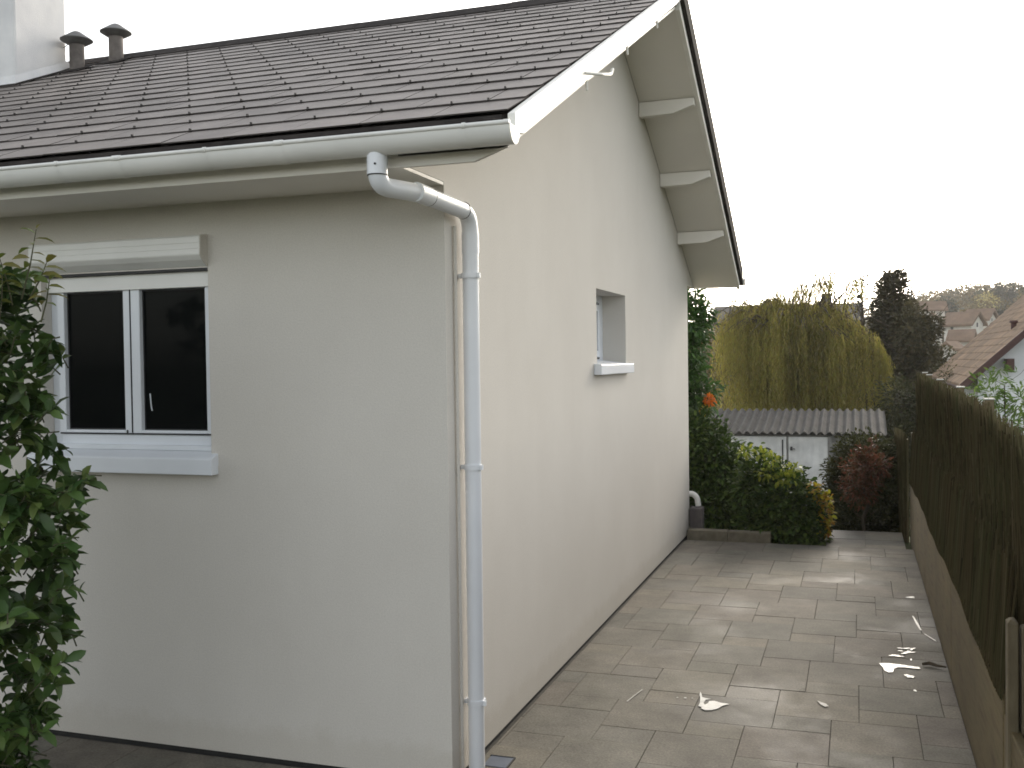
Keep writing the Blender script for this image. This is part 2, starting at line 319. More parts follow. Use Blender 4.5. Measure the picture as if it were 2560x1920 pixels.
nx = len(xs); g.f = [(j * nx + i, j * nx + i + 1, (j + 1) * nx + i + 1, (j + 1) * nx + i) for j in range(len(ys) - 1) for i in range(nx - 1)]
tag(g.build('ground', 'earth', smooth=True), kind='structure')

jb = MB(); jb.box(-9.5, -7, -0.05, 2.06, 5.93, -0.008); tag(jb.build('paving_bed', 'joint'), kind='structure')
def clip(poly, x0, x1, y0, y1):
    def cl(p, ax, v, s):
        out = []
        for i in range(len(p)):
            a, b = p[i], p[(i + 1) % len(p)]; ia = (a[ax] - v) * s >= 0; ib = (b[ax] - v) * s >= 0
            if ia: out.append(a)
            if ia != ib:
                t = (v - a[ax]) / (b[ax] - a[ax]); out.append((a[0] + t * (b[0] - a[0]), a[1] + t * (b[1] - a[1])))
        return out
    for ax, v, s in ((0, x0, 1), (0, x1, -1), (1, y0, 1), (1, y1, -1)):
        if len(poly) < 3: return []
        poly = cl(poly, ax, v, s)
    return poly
def slab(mb, x0, y0, x1, y1, reg, gap=0.0013):
    p = clip([(x0 + gap, y0 + gap), (x1 - gap, y0 + gap), (x1 - gap, y1 - gap), (x0 + gap, y1 - gap)], *reg)
    if len(p) < 3: return
    if (max(a[0] for a in p) - min(a[0] for a in p)) < .01 or (max(a[1] for a in p) - min(a[1] for a in p)) < .01: return
    dz = random.uniform(-0.0012, 0.0012); tx = random.uniform(-.003, .003); ty = random.uniform(-.003, .003); cx = sum(a[0] for a in p) / len(p); cy = sum(a[1] for a in p) / len(p)
    c = 0.0008
    low = [(a[0], a[1], -0.03) for a in p]; mid = [(a[0], a[1], dz - 0.0022 + tx * (a[0] - cx) + ty * (a[1] - cy)) for a in p]
    top = [(a[0] + (c if a[0] < cx else -c), a[1] + (c if a[1] < cy else -c), dz + tx * (a[0] - cx) + ty * (a[1] - cy)) for a in p]
    n = len(p); mb.add(low + mid + top, [(i, (i + 1) % n, (i + 1) % n + n, i + n) for i in range(n)] + [(i + n, (i + 1) % n + n, (i + 1) % n + 2 * n, i + 2 * n) for i in range(n)] + [tuple(range(2 * n, 3 * n))])
pv = MB(); W1, H1, W2, H2 = 0.39, 0.389, 0.2644, 0.19
regs = [(0.012, 2.056, 0.0, 5.93), (-9.5, 2.056, -6.9, -0.012)]
for m_ in range(-60, 60):
    for n_ in range(-60, 60):
        ox = 1.03 + W1 * m_ - W2 * n_; oy = 5.30 + H2 * m_ + H1 * n_
        if ox < -10 or ox > 2.2 or oy < -7.5 or oy > 6: continue
        for rg in regs:
            slab(pv, ox, oy, ox + W1, oy + H1, rg); slab(pv, ox + W1, oy, ox + W1 + W2, oy + H2, rg)
tag(pv.build('paving', 'paving'), kind='structure')
pt = MB()
pt.box(1.30, 5.955, -0.20, 2.00, 6.98, -0.034)
for i in range(4):
    for j in range(2):
        slab(pt, 1.30 + .35 * j, 5.955 + i * .256, 1.65 + .35 * j, 5.955 + (i + 1) * .256, (1.3, 2.0, 5.9, 7))
for k in range(len(pt.v)):
    if k >= 8: pt.v[k] = (pt.v[k][0], pt.v[k][1], pt.v[k][2] - .02)
tag(pt.build('garden_path', 'paving'), kind='structure')

# ------------------------------------------------------------------ the house
house = thing('house', (0, 0, 0), 'beige rendered single-storey house with dark slate roof and white gutter at the paved corner', 'house')
XL = -9.0; YB = 6.25; RY = 3.125
und = lambda y: 2.70 + 0.456 * y if y <= RY else 2.665 + 0.467 * (2 * RY - y)        # underside of the roof
top = lambda y: 2.84 + 0.462 * (y if y <= RY else 2 * RY - y)         # slate surface
# walls, with reveals
w = MB(); Z0 = 0.02
def wall_hole(mb, P, u0, u1, v0, v1, hu0, hu1, hv0, hv1, depth, flip):
    """rect wall u0..u1,v0..v1 with a hole; P(u,v,d) -> point"""
    q = lambda a, b, c, d: mb.add([a, b, c, d], [(0, 1, 2, 3)] if not flip else [(3, 2, 1, 0)])
    for (a0, a1, b0, b1) in ((u0, hu0, v0, v1), (hu1, u1, v0, v1), (hu0, hu1, v0, hv0), (hu0, hu1, hv1, v1)):
        q(P(a0, b0, 0), P(a1, b0, 0), P(a1, b1, 0), P(a0, b1, 0))
    q(P(hu0, hv0, 0), P(hu0, hv1, 0), P(hu0, hv1, depth), P(hu0, hv0, depth)); q(P(hu1, hv0, 0), P(hu1, hv0, depth), P(hu1, hv1, depth), P(hu1, hv1, 0))
    q(P(hu0, hv0, 0), P(hu0, hv0, depth), P(hu1, hv0, depth), P(hu1, hv0, 0)); q(P(hu0, hv1, 0), P(hu1, hv1, 0), P(hu1, hv1, depth), P(hu0, hv1, depth))
WX0, WX1, WZ0, WZ1 = -2.06, -1.134, 1.30, 2.18
wall_hole(w, lambda u, v, d: (u, d, v), XL, 0, Z0, 2.48, WX0, WX1, WZ0, WZ1, 0.24, False)
GX0, GX1, GZ0, GZ1 = 2.535, 3.40, 1.715, 2.207
wall_hole(w, lambda u, v, d: (-d, u, v), 0, YB, Z0, 2.48, GX0, GX1, GZ0, GZ1, 0.26, False)
w.add([(0, 0, 2.48), (0, YB, 2.48), (0, YB, und(YB)), (0, RY, und(RY)), (0, 0, und(0)), (0, -.42, und(-.42)), (0, -.42, 2.48), (0, YB + .38, 2.48), (0, YB + .38, und(YB + .38))], [(0, 1, 2, 3, 4), (0, 4, 5, 6), (1, 7, 8, 2)])
w.add([(0, YB, Z0), (XL, YB, Z0), (XL, YB, 2.48), (0, YB, 2.48)], [(0, 1, 2, 3)])
w.add([(XL, 0, Z0), (XL, 0, 2.48), (XL, 0, und(0)), (XL, RY, und(RY)), (XL, YB, und(YB)), (XL, YB, Z0)], [(0, 1, 2, 3, 4, 5)])
w.build('wall', 'render', house)
pl = MB(); pl.box(XL + .01, .012, -0.1, -.012, YB - .012, Z0 + .004); pl.build('base_gap_shade', 'dark', house)  # recessed near-black base, painted as the shadow in the gap under the wall
# inner dark box so no light leaks
ib = MB(); ib.box(XL + .26, .26, Z0 + .01, -.28, YB - .26, 2.44); ib.build('leak_block', 'dark', house)
# soffits
for ya, yb in ((-.418, .004), (YB - .004, YB + .418)):
    s = MB(); s.box(XL, ya, 2.466, -.001, yb, 2.479); s.build('eave_soffit', 'soffit', house)
s = MB(); th = .016
for (ya, yb) in ((-.44, RY), (RY + .001, 2 * RY + .44)):
    s.prism([(0.002, ya, und(ya)), (0.002, yb, und(yb)), (0.002, yb, und(yb) + th), (0.002, ya, und(ya) + th)], (0.426, 0, 0))
s.build('gable_soffit', 'soffit', house)
# roof deck closing the loft
dk = MB()
for (ya, yb) in ((-.42, RY), (RY, 2 * RY + .42)):
    dk.prism([(XL, ya, top(ya) - .055), (XL, yb, top(yb) - .055), (XL, yb, top(yb) - .022), (XL, ya, top(ya) - .022)], (-XL + .425, 0, 0))
dk.build('roof_deck', 'slate_edge', house)
# fascias
for y0, y1 in ((-.44, -.42), (YB + .42, YB + .44)):
    f_ = MB(); f_.prism([(XL, y0, 2.46), (.30, y0, 2.46), (.428, y0, 2.505), (.428, y0, 2.60), (XL, y0, 2.60)], (0, y1 - y0, 0)); f_.build('fascia', 'soffit', house)
# rake boards
rb = MB()
rb.prism([(.438, -.47, top(-.47) - .012), (.438, RY, top(RY) - .008), (.438, RY, top(RY) - .108), (.438, -.37, top(-.37) - .112), (.438, -.47, top(-.47) - .080)], (.028, 0, 0))
rb.build('rake_board', 'board', house, bevel=.003)
rb = MB()
rb.prism([(.43, RY + .001, und(RY+.001) + .05), (.43, 2 * RY + .46, und(2*RY+.46) + .05), (.43, 2 * RY + .46, und(2*RY+.46) - .010), (.43, RY + .001, und(RY+.001) - .010)], (.030, 0, 0))
rb.build('rake_board', 'board', house, bevel=.003)
ve = MB(); ve.prism([(.415, RY, top(RY) + .03), (.415, 2 * RY + .50, top(-.50) + .03), (.415, 2 * RY + .50, und(2*RY+.50) + .052), (.415, RY, und(RY+.001) + .052)], (.075, 0, 0))
ve.build('verge', 'slate_edge', house)
# small white pins under the near rake, and the purlin ends
for y in (.57, 1.43, 2.29, 3.99, 4.85, 5.71):
    p = MB(); z = und(y) + .004; hw = .038; xe = .33 if y < RY else .425
    if y < RY:
        q_ = MB(); zb = top(y) - .115; q_.tube([(.455, y, zb + .01), (.457, y + .004, zb - .045)], .006, 8); q_.build('gable_pin', 'board', house, True)
    p.prism([(.003, y - hw, z), (xe, y - hw, z), (xe, y - hw, z - .052), (xe * .62, y - hw, z - .105), (.003, y - hw, z - .110)], (0, 2 * hw, 0))
    p.build('purlin_end', 'soffit', house, bevel=.004)
br = MB(); br.tube(fillet([(.47, .50, 3.00), (.52, .62, 3.02), (.50, .86, 3.085), (.50, .90, 3.12)], .03), .007, 8); br.build('wire_bracket', 'board', house, True)
# slates
def slates(name, sgn):
    mb = MB(); hk = MB(); n = 18; dy = (RY + .455) / n; wS = .2915
    for c in range(n):
        y0 = -.455 + c * dy; y1 = y0 + dy * 1.25
        xr = .437; off = (wS / 2 if c % 2 else 0); x = xr; first = True
        while x > XL:
            wd = (wS - off if (first and off) else wS); first = False
            xa = max(XL, x - wd); j = random.uniform(-.0015, .0015); jy = random.uniform(-.002, .002); t = .0048
            ya, yb = y0 + jy, min(y1, RY)
            g0 = .0022; za = top(ya) + j; zb = top(yb) - .0095
            m2 = lambda y: y if sgn > 0 else 2 * RY - y
            v = [(xa + g0, m2(ya), za - t), (x - g0, m2(ya), za - t), (x - g0, m2(yb), zb - t), (xa + g0, m2(yb), zb - t), (xa + g0, m2(ya), za), (x - g0, m2(ya), za), (x - g0, m2(yb), zb), (xa + g0, m2(yb), zb)]
            F = [(0,3,2,1),(4,5,6,7),(0,1,5,4),(1,2,6,5),(2,3,7,6),(3,0,4,7)]
            mb.add(v, F if sgn > 0 else [a[::-1] for a in F])
            if sgn > 0 and c > 0:
                xm = (xa + x) / 2 if wd > .2 else x - wd + .001
                hk.obox((xm, ya - .004, za + .001), (.003, 0, 0), (0, .005, 0), (0, 0, .005))
            x = xa
    o = mb.build(name, 'slate', house); o.data.materials.append(M['slate_shade_line'])
    mi = np.zeros(len(o.data.polygons), np.int32); mi[2::6] = 1; mi[3::6] = 1; o.data.polygons.foreach_set('material_index', mi)  # front and side faces take the painted shadow colour
    if sgn > 0: hk.build('slate_hooks', 'hook', o)['kind'] = 'stuff'
    return o
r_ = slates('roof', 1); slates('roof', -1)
rc = MB()
for s_ in (1, -1):
    x = .45
    while x > XL:
        x2 = max(XL, x - 1.2); lift = random.uniform(.002, .006)
        ya = RY - .13 * s_; v = [(x2 + .003, ya, top(RY - .13) + .006 + lift), (x, ya, top(RY - .13) + .006 + lift), (x, RY, top(RY) + .028 + lift), (x2 + .003, RY, top(RY) + .028 + lift)]
        rc.prism(v, (0, 0, -.012)); x = x2
rc.build('ridge_cap', 'slate_edge', house)
for ya, yb in ((-.456, -.441), (2 * RY + .441, 2 * RY + .456)):
    et = MB(); et.box(XL, ya, 2.53, .412, yb, 2.612); et.build('eave_trim', 'slate_edge', house)
# gutters
def gutter(yc, sg, name='gutter'):
    mb = MB(); R1, R2 = .0535, .0505; N = 14; x0, x1 = XL, (.475 if sg > 0 else .505); zc = 2.553 if sg > 0 else 2.545
    arc = [(yc + sg * R1 * math.cos(math.pi + math.pi * k / N), zc + R1 * 1.16 * math.sin(math.pi + math.pi * k / N)) for k in range(N + 1)]
    arc2 = [(yc + sg * R2 * math.cos(math.pi + math.pi * k / N), zc + R2 * 1.16 * math.sin(math.pi + math.pi * k / N)) for k in range(N + 1)][::-1]
    ring = arc + arc2; n = len(ring)
    mb.add([(x0, y, z) for y, z in ring] + [(x1, y, z) for y, z in ring], [(i, (i + 1) % n, (i + 1) % n + n, i + n) for i in range(n)] + [(i, i + 1, n - 2 - i, n - 1 - i) for i in range(N)] + [(i + n + 1, i + n, 2 * n - 1 - i, 2 * n - 2 - i) for i in range(N)])
    yo = yc - sg * R1
    mb.tube([(x0, yo + .002 * sg, zc + .004), (x1 + .004, yo + .002 * sg, zc + .004)], .0085, 10)
    o = mb.build(name, 'gutter', house, True)
    e = MB(); cap = [(x1, y, z) for y, z in arc]; e.prism(cap, (.006, 0, 0)); e.build('end_cap', 'board', o)
    return o
gt = gutter(-.519, 1); gutter(2 * RY + .519, -1)
for i, x in enumerate((-1.428, -1.136, -.733, -.414, .313, -2.2, -3.0, -3.8)):
    jn = MB(); wd = .006 if i % 2 == 0 else .018
    N = 14; pts = [(-.519 + .0546 * math.cos(math.pi + math.pi * k / N), 2.553 + .0546 * 1.17 * math.sin(math.pi + math.pi * k / N)) for k in range(N + 1)]
    vs = [(x - wd, y, z) for y, z in pts] + [(x + wd, y, z) for y, z in pts]
    jn.add(vs, [(k, k + 1, k + N + 2, k + N + 1) for k in range(N)])
    jn.tube([(x - wd, -.571, 2.557), (x + wd, -.571, 2.557)], .011, 10)
    jn.build('gutter_joint', 'gutter', gt, True)
# downpipe
dp_path = fillet([(-.045, -.513, 2.50), (-.045, -.513, 2.385), (.028, -.30, 2.385), (.056, .145, 2.368), (.054, .150, 2.20), (.052, .145, -.02)], .085)
d = MB(); d.tube(dp_path, .0345, 20); dp = d.build('downpipe', 'pvc', house, True)
def sleeve(p, q_, r, nm, mt='pvc'):
    a = MB(); a.tube([p, q_], r, 20); return a.build(nm, mt, dp, True)
sleeve((-.045, -.513, 2.492), (-.045, -.513, 2.425), .0375, 'collar')
sleeve((-.045, -.513, 2.424), (-.045, -.513, 2.421), .0365, 'joint_line', 'seal')
v0 = Vector((.028, -.30, 2.385)); v1_ = Vector((.056, .145, 2.368)); dd = v1_ - v0
sleeve(v0 + dd * .16, v0 + dd * .165, .0365, 'joint_line', 'seal'); sleeve(v0 + dd * .845, v0 + dd * .852, .0365, 'joint_line', 'seal')
sleeve(v0 + dd * -.08, v0 + dd * .155, .0368, 'collar'); sleeve((.0545, .150, 2.285), (.0543, .150, 2.20), .0368, 'collar')
sc_ = MB(); sc_.tube([(-.036, -.5525, 2.458), (-.0355, -.546, 2.458)], .004, 8); sc_.build('screw', 'seal', dp)
for z in (2.107, 1.304, .31):
    c = MB(); yy = .148; xx = .0535
    c.tube([(xx, yy, z - .011), (xx, yy, z + .011)], .0395, 22); c.box(.002, yy - .012, z - .009, .03, yy + .012, z + .009)
    c.obox((xx + .042, yy - .012, z), (.006, 0, 0), (0, .008, 0), (0, 0, .010)); c.build('pipe_clip', 'pvc', dp, True)
cb = MB(); cb.tube([(.009, .088, .02), (.009, .088, 2.31)], .008, 8); cb.build('thin_wall_rod', 'render', house, True)  # thin upright rod giving a pale line beside the downpipe

# front window
def window_front():
    yf = .062
    fr = MB(); x0, x1, z0, z1 = WX0, WX1 + .0, WZ0, WZ1
    T = .045
    fr.box(x0, yf, z0, x0 + T, yf + .06, z1); fr.box(x1 - T + .012, yf, z0, x1, yf + .06, z1); fr.box(x0 + T, yf, z0, x1 - T + .012, yf + .06, 1.430); fr.box(x0 + T, yf, 2.13, x1 - T + .012, yf + .06, z1)
    win = fr.build('window', 'frame', house, bevel=.003)
    g0 = MB(); g0.box(x0 + T - .003, yf - .006, 1.4305, x1 - .004, yf - .001, 1.436); g0.build('seal', 'seal', win)
    # sashes with panes
    for (a, b, ga, gb) in ((-2.015, -1.597, -1.974, -1.635), (-1.593, -1.140, -1.543, -1.188)):
        s = MB(); ys0, ys1 = yf - .014, yf + .04; zb, zt = 1.437, 2.131; gb0, gt0 = 1.455, 2.094
        s.box(a, ys0, zb, ga, ys1, zt); s.box(gb, ys0, zb, b, ys1, zt); s.box(ga, ys0, zb, gb, ys1, gb0 - .004); s.box(ga, ys0, gt0 + .004, gb, ys1, zt)
        so = s.build('sash', 'frame', win, bevel=.004)
        p = MB(); p.box(ga - .005, yf + .012, gb0 - .008, gb + .005, yf + .02, gt0 + .008); p.build('pane', 'glass', win)
        sl = MB(); y_ = yf + .008; e = .006
        sl.box(ga, y_, gb0 - .004, ga + e, y_ + .004, gt0 + .004); sl.box(gb - e, y_, gb0 - .004, gb, y_ + .004, gt0 + .004); sl.box(ga + e, y_, gb0 - .004, gb - e, y_ + .004, gb0 + .002); sl.box(ga + e, y_, gt0 - .002, gb - e, y_ + .004, gt0 + .004)
        sl.build('glazing_seal', 'seal', win)
    ls = MB(); ls.box(-1.5965, yf - .0165, 1.44, -1.5935, yf - .002, 2.13); ls.box(-1.625, yf - .018, 1.432, -1.618, yf - .0145, 1.452); ls.build('hinge_gap', 'seal', win)
    vt = MB(); vt.box(-1.95, yf - .01, 2.140, -1.70, yf, 2.152); vt.build('trickle_vent', 'seal', win)
    h = MB(); h.tube([(-1.512, yf + .010, 1.62), (-1.506, yf + .009, 1.56), (-1.502, yf + .010, 1.54)], .003, 8); h.build('curtain_cord', 'frame', win)
    si = MB()
    si.prism([(x0 - .06, -.052, 1.262), (x0 - .06, -.052, 1.333), (x0 - .06, -.040, 1.341), (x0 - .06, .02, 1.362), (x0 - .06, .061, 1.366), (x0 - .06, .061, 1.30), (x0 - .06, .0, 1.299), (x0 - .06, -.0, 1.262)], (x1 + .035 - x0 + .06, 0, 0))
    si.build('window_sill', 'frame', win, bevel=.004)
    lip = MB(); lip.box(x0, .02, 1.364, x1, .0615, 1.384); lip.build('frame_ledge', 'frame', win)
    sh = MB()
    sh.prism([(x0 - .02, -.001, 2.325), (x0 - .02, -.05, 2.318), (x0 - .02, -.055, 2.310), (x0 - .02, -.057, 2.232), (x0 - .02, -.040, 2.212), (x0 - .02, -.001, 2.185)], (x1 - x0 + .018, 0, 0))
    bx = sh.build('shutter_box', 'gutter', house, bevel=.004)
    ec = MB(); ec.prism([(x1 - .002, -.0005, 2.327), (x1 - .002, -.052, 2.320), (x1 - .002, -.058, 2.231), (x1 - .002, -.041, 2.210), (x1 - .002, -.0005, 2.183)], (.004, 0, 0)); ec.build('box_end_cap', 'render', bx)
    ln = MB(); ln.box(x0, .006, 2.170, x1 - .001, .030, 2.182); ln.build('shutter_slot', 'seal', bx)
    for k in range(2):
        gr = MB(); gr.box(x0 + .0, -.0585, 2.26 + k * .025, x1 - .01, -.0568, 2.262 + k * .025); gr.build('box_groove', 'gutter', bx)
    rl = MB(); rl.box(x0 + .002, .034, 2.10, x1 - .001, .050, 2.168); rl.build('shutter_rail', 'gutter', win)
window_front()
# gable window
def window_gable():
    X = -.17; fr = MB(); T = .05
    fr.box(X - .06, GX0, GZ0, X, GX0 + T, GZ1); fr.box(X - .06, GX1 - .11, GZ0, X, GX1, GZ1); fr.box(X - .06, GX0 + T, GZ0, X, GX1 - .11, GZ0 + .035); fr.box(X - .06, GX0 + T, GZ1 - .05, X, GX1 - .11, GZ1)
    win = fr.build('window', 'frame', house, bevel=.003)
    a, b, z0, z1 = GX0 + .055, GX1 - .135, GZ0 + .05, GZ1 - .07
    s = MB(); x0, x1 = X - .04, X + .012; t = .045
    s.box(x0, a, z0, x1, a + t, z1); s.box(x0, b - t, z0, x1, b, z1); s.box(x0, a + t, z0, x1, b - t, z0 + t); s.box(x0, a + t, z1 - t, x1, b - t, z1); s.build('sash', 'frame', win, bevel=.003)
    p = MB(); p.box(X - .012, a + t - .004, z0 + t - .004, X - .004, b - t + .004, z1 - t + .004); p.build('pane', 'frost', win)
    sl = MB(); sl.box(X + .001, GX0 + .05, GZ0 + .036, X + .004, b + .002, GZ0 + .046); sl.box(X + .001, b + .006, GZ0 + .04, X + .004, b + .014, GZ1 - .055); sl.build('seal', 'seal', win)
    si = MB(); si.prism([(.052, GX0 - .085, 1.650), (.052, GX0 - .085, 1.712), (.045, GX0 - .085, 1.718), (0.001, GX0 - .085, 1.722), (0.001, GX0 - .085, 1.650)], (0, GX1 - GX0 + .13, 0))
    si.prism([(0.001, GX0 + .002, 1.714), (0.001, GX0 + .002, 1.722), (-.165, GX0 + .002, 1.742), (-.165, GX0 + .002, 1.714)], (0, GX1 - GX0 - .004, 0)); si.build('window_sill', 'frame', win, bevel=.004)
window_gable()
# chimney
cx0, cx1, cy0, cy1 = -5.05, -4.345, 2.20, 2.735
c = MB(); c.box(cx0, cy0, 3.5, cx1, cy1, 5.62); ch = c.build('chimney', 'chim', house, bevel=.02)
c = MB(); c.box(cx0 - .04, cy0 - .04, 5.62, cx1 + .04, cy1 + .04, 5.70); c.build('chimney_cap', 'chim', ch)
for k in (-.15, .15):
    c = MB(); c.lathe([(.10, 0), (.09, .25), (.11, .28), (.08, .3)], ((cx0 + cx1) / 2 + k, (cy0 + cy1) / 2, 5.70)); c.build('chimney_pot', 'farroof', ch, True)
fl = MB()  # flared mortar at the chimney foot
fa, fb = .0, .06
def ringc(e, dz): return [(cx0 - e, cy0 - e, top(cy0 - e) + dz), (cx1 + e, cy0 - e, top(cy0 - e) + dz), (cx1 + e, cy1 + e * 1.6, top(cy1 + e * 1.6) + dz), (cx0 - e, cy1 + e * 1.6, top(cy1 + e * 1.6) + dz)]
A_ = ringc(.022, .004); B_ = ringc(.003, .07); A2 = ringc(.022, -.03)
fl.add(A2 + A_ + B_, [(i, (i + 1) % 4, (i + 1) % 4 + 4, i + 4) for i in range(4)] + [(i + 4, (i + 1) % 4 + 4, (i + 1) % 4 + 8, i + 8) for i in range(4)])
fl.build('chimney_flashing', 'chim', ch)
f2 = MB(); A3 = ringc(.06, .002); A4 = ringc(.06, .010); B4 = ringc(.02, .012)
f2.add(A3 + A4 + B4, [(i, (i + 1) % 4, (i + 1) % 4 + 4, i + 4) for i in range(4)] + [(i + 4, (i + 1) % 4 + 4, (i + 1) % 4 + 8, i + 8) for i in range(4)]); f2.build('lead_flashing', 'slate_edge', ch)
wr = MB(); wr.tube([(-4.345, 2.70, 4.27), (-4.27, 2.73, 4.33)], .003, 6); wr.build('wire', 'ventcap', ch)
# roof vents
for (x, y, zb, zc_) in ((-4.215, 2.70, 4.02, 4.305), (-4.055, 2.96, 4.14, 4.425)):
    v = MB(); v.lathe([(.057, 0), (.056, zc_ - zb - .03), (.054, zc_ - zb - .012), (.044, zc_ - zb)], (x, y, zb)); vo = v.build('roof_vent', 'ventm', house, True)
    c = MB(); c.lathe([(.045, -.030), (.08, -.020), (.122, .006), (.122, .012), (.08, .040), (.036, .070), (.018, .078), (.002, .080)], (x, y, zc_)); c.build('vent_cap', 'ventcap', vo, True)
    k = MB(); k.prism([(x - .12, y - .13, top(y - .13) + .004), (x + .12, y - .13, top(y - .13) + .004), (x + .12, y + .11, top(y + .11) + .012), (x - .12, y + .11, top(y + .11) + .012)], (0, 0, .006)); k.build('vent_flashing', 'slate_edge', vo)
# waste pipe elbow at the back corner
e = MB(); e.tube(fillet([(-.06, 6.28, .40), (.035, 6.28, .40), (.075, 6.28, .36), (.085, 6.28, .28)], .05), .028, 14); e.build('waste_pipe', 'board', house, True)

# ------------------------------------------------------------------ things on the paving
dr = MB(); dr.box(.045, .235, -.004, .15, .345, .004); drn = dr.build('drain_cover', 'draing'); tag(drn, 'small blue-grey drain cover in the paving at the foot of the downpipe', 'drain cover')
f3 = MB(); f3.box(.04, .345, -.004, .155, .353, .006); f3.box(.15, .23, -.004, .157, .345, .006); f3.build('rim', 'seal', drn)
def blobpoly(cx, cy, rx, ry, rot, seed, n=40, amp=.35):
    r = random.Random(seed); ph = [r.uniform(0, 6.28) for _ in range(6)]; out = []
    for i in range(n):
        a = 2 * math.pi * i / n; k = 1 + amp * (math.sin(2 * a + ph[0]) * .5 + math.sin(3 * a + ph[1]) * .4 + math.sin(5 * a + ph[2]) * .35 + math.sin(9 * a + ph[3]) * .18 + math.sin(14 * a + ph[4]) * .1)
        x = rx * k * math.cos(a); y = ry * k * math.sin(a); out.append((cx + x * math.cos(rot) - y * math.sin(rot), cy + x * math.sin(rot) + y * math.cos(rot)))
    return out
def spill(name, polys, label, mat='spill'):
    mb = MB()
    for p in polys: mb.prism([(x, y, .0035) for x, y in p], (0, 0, .0012))
    return tag(mb.build(name, mat), label, 'paint spill', 'dried paint spills on the paving')
spill('paint_spill', [[(.800, 1.47), (.812, 1.43), (.822, 1.385), (.850, 1.372), (.868, 1.370), (.845, 1.355), (.840, 1.30), (.850, 1.275), (.862, 1.30), (.864, 1.335), (.890, 1.345), (.925, 1.325), (.968, 1.318), (.938, 1.285), (.920, 1.235), (.893, 1.205), (.862, 1.195), (.838, 1.215), (.842, 1.235), (.822, 1.245), (.822, 1.30), (.815, 1.36), (.803, 1.42)],
                      blobpoly(.74, 1.35, .006, .008, 0, 3), blobpoly(.70, 1.345, .004, .006, 0, 4), blobpoly(.775, 1.355, .005, .004, 0, 5)],
      'white wing-shaped dried paint splash on the middle of the paving')
spill('paint_spill', [[(1.695, 2.25), (1.745, 2.262), (1.80, 2.255), (1.86, 2.245), (1.905, 2.235), (1.912, 2.20), (1.885, 2.195), (1.83, 2.205), (1.79, 2.20), (1.772, 2.165), (1.765, 2.10), (1.742, 2.085), (1.72, 2.12), (1.712, 2.18)]],
      'long white dried paint spill with a hooked end by the kickboard')
spill('paint_spill', [blobpoly(1.845, 2.045, .020, .030, .3, 9)],
      'small round pale paint drop below the long white paint spill')
spill('paint_spill', [blobpoly(1.862, 1.80, .008, .012, .3, 19)], 'tiny white paint dot nearest the camera on the right slabs')
spill('paint_spill', [blobpoly(1.79, 2.43, .030, .018, .2, 12, amp=.6), blobpoly(1.86, 2.52, .028, .022, .8, 13, amp=.8), blobpoly(1.845, 2.60, .022, .014, 0, 14, amp=.9), blobpoly(1.885, 2.60, .012, .02, 0, 15, amp=.9), blobpoly(1.82, 2.54, .015, .008, 0, 16), blobpoly(1.87, 2.37, .004, .02, 0, 18)],
      'scatter of white paint splashes just behind the long paint spill')
spill('paint_spill', [blobpoly(1.415, 1.45, .040, .014, -.9, 17, amp=.3)], 'faint beige oblong paint smear alone on the near paving', 'spill2')
spill('paint_spill', [[(1.975, 2.98), (2.03, 2.84), (2.035, 2.80), (2.02, 2.83), (1.98, 2.95)]], 'short white paint line ending at the kickboard, nearer than the longer trickle')
spill('paint_spill', [[(1.925, 3.42), (1.932, 3.42), (1.955, 3.20), (1.965, 3.05), (1.955, 3.06), (1.94, 3.2)]],
      'longer thin white paint trickle along the edge beside the kickboard')
spill('paint_spill', [blobpoly(1.945, 3.98, .022, .030, .0, 21, amp=.5)], 'farthest little white paint spot near the kickboard')
spill('paint_spill', [[(.50, 1.42), (.508, 1.42), (.490, 1.33), (.47, 1.21), (.462, 1.21), (.48, 1.32)]],
      'thin pale line of paint nearest the gable wall', 'spill2')
tw = MB(); tw.tube([(1.925, 2.27), (1.96, 2.285), (2.0, 2.26), (2.045, 2.235)] and [(1.925, 2.27, .012), (1.96, 2.285, .016), (2.0, 2.26, .013), (2.045, 2.235, .016)], [.008, .011, .009, .005], 8)
tag(tw.build('twig', 'bark', smooth=True), 'short dark twig lying beside the end of the long paint spill', 'twig')

kb = MB(); kb.box(.012, 6.0, -.05, .40, 6.13, .085); kb.box(.404, 6.0, -.05, .80, 6.13, .082); tag(kb.build('kerb', 'kerb', bevel=.006), 'low stone kerb edging the planting bed behind the house corner', 'kerb')
bk = MB(); bk.box(.012, 6.17, -.05, .135, 6.33, .27); tag(bk.build('block', 'block', bevel=.006), 'dark grey concrete block under the white waste pipe elbow', 'concrete block')

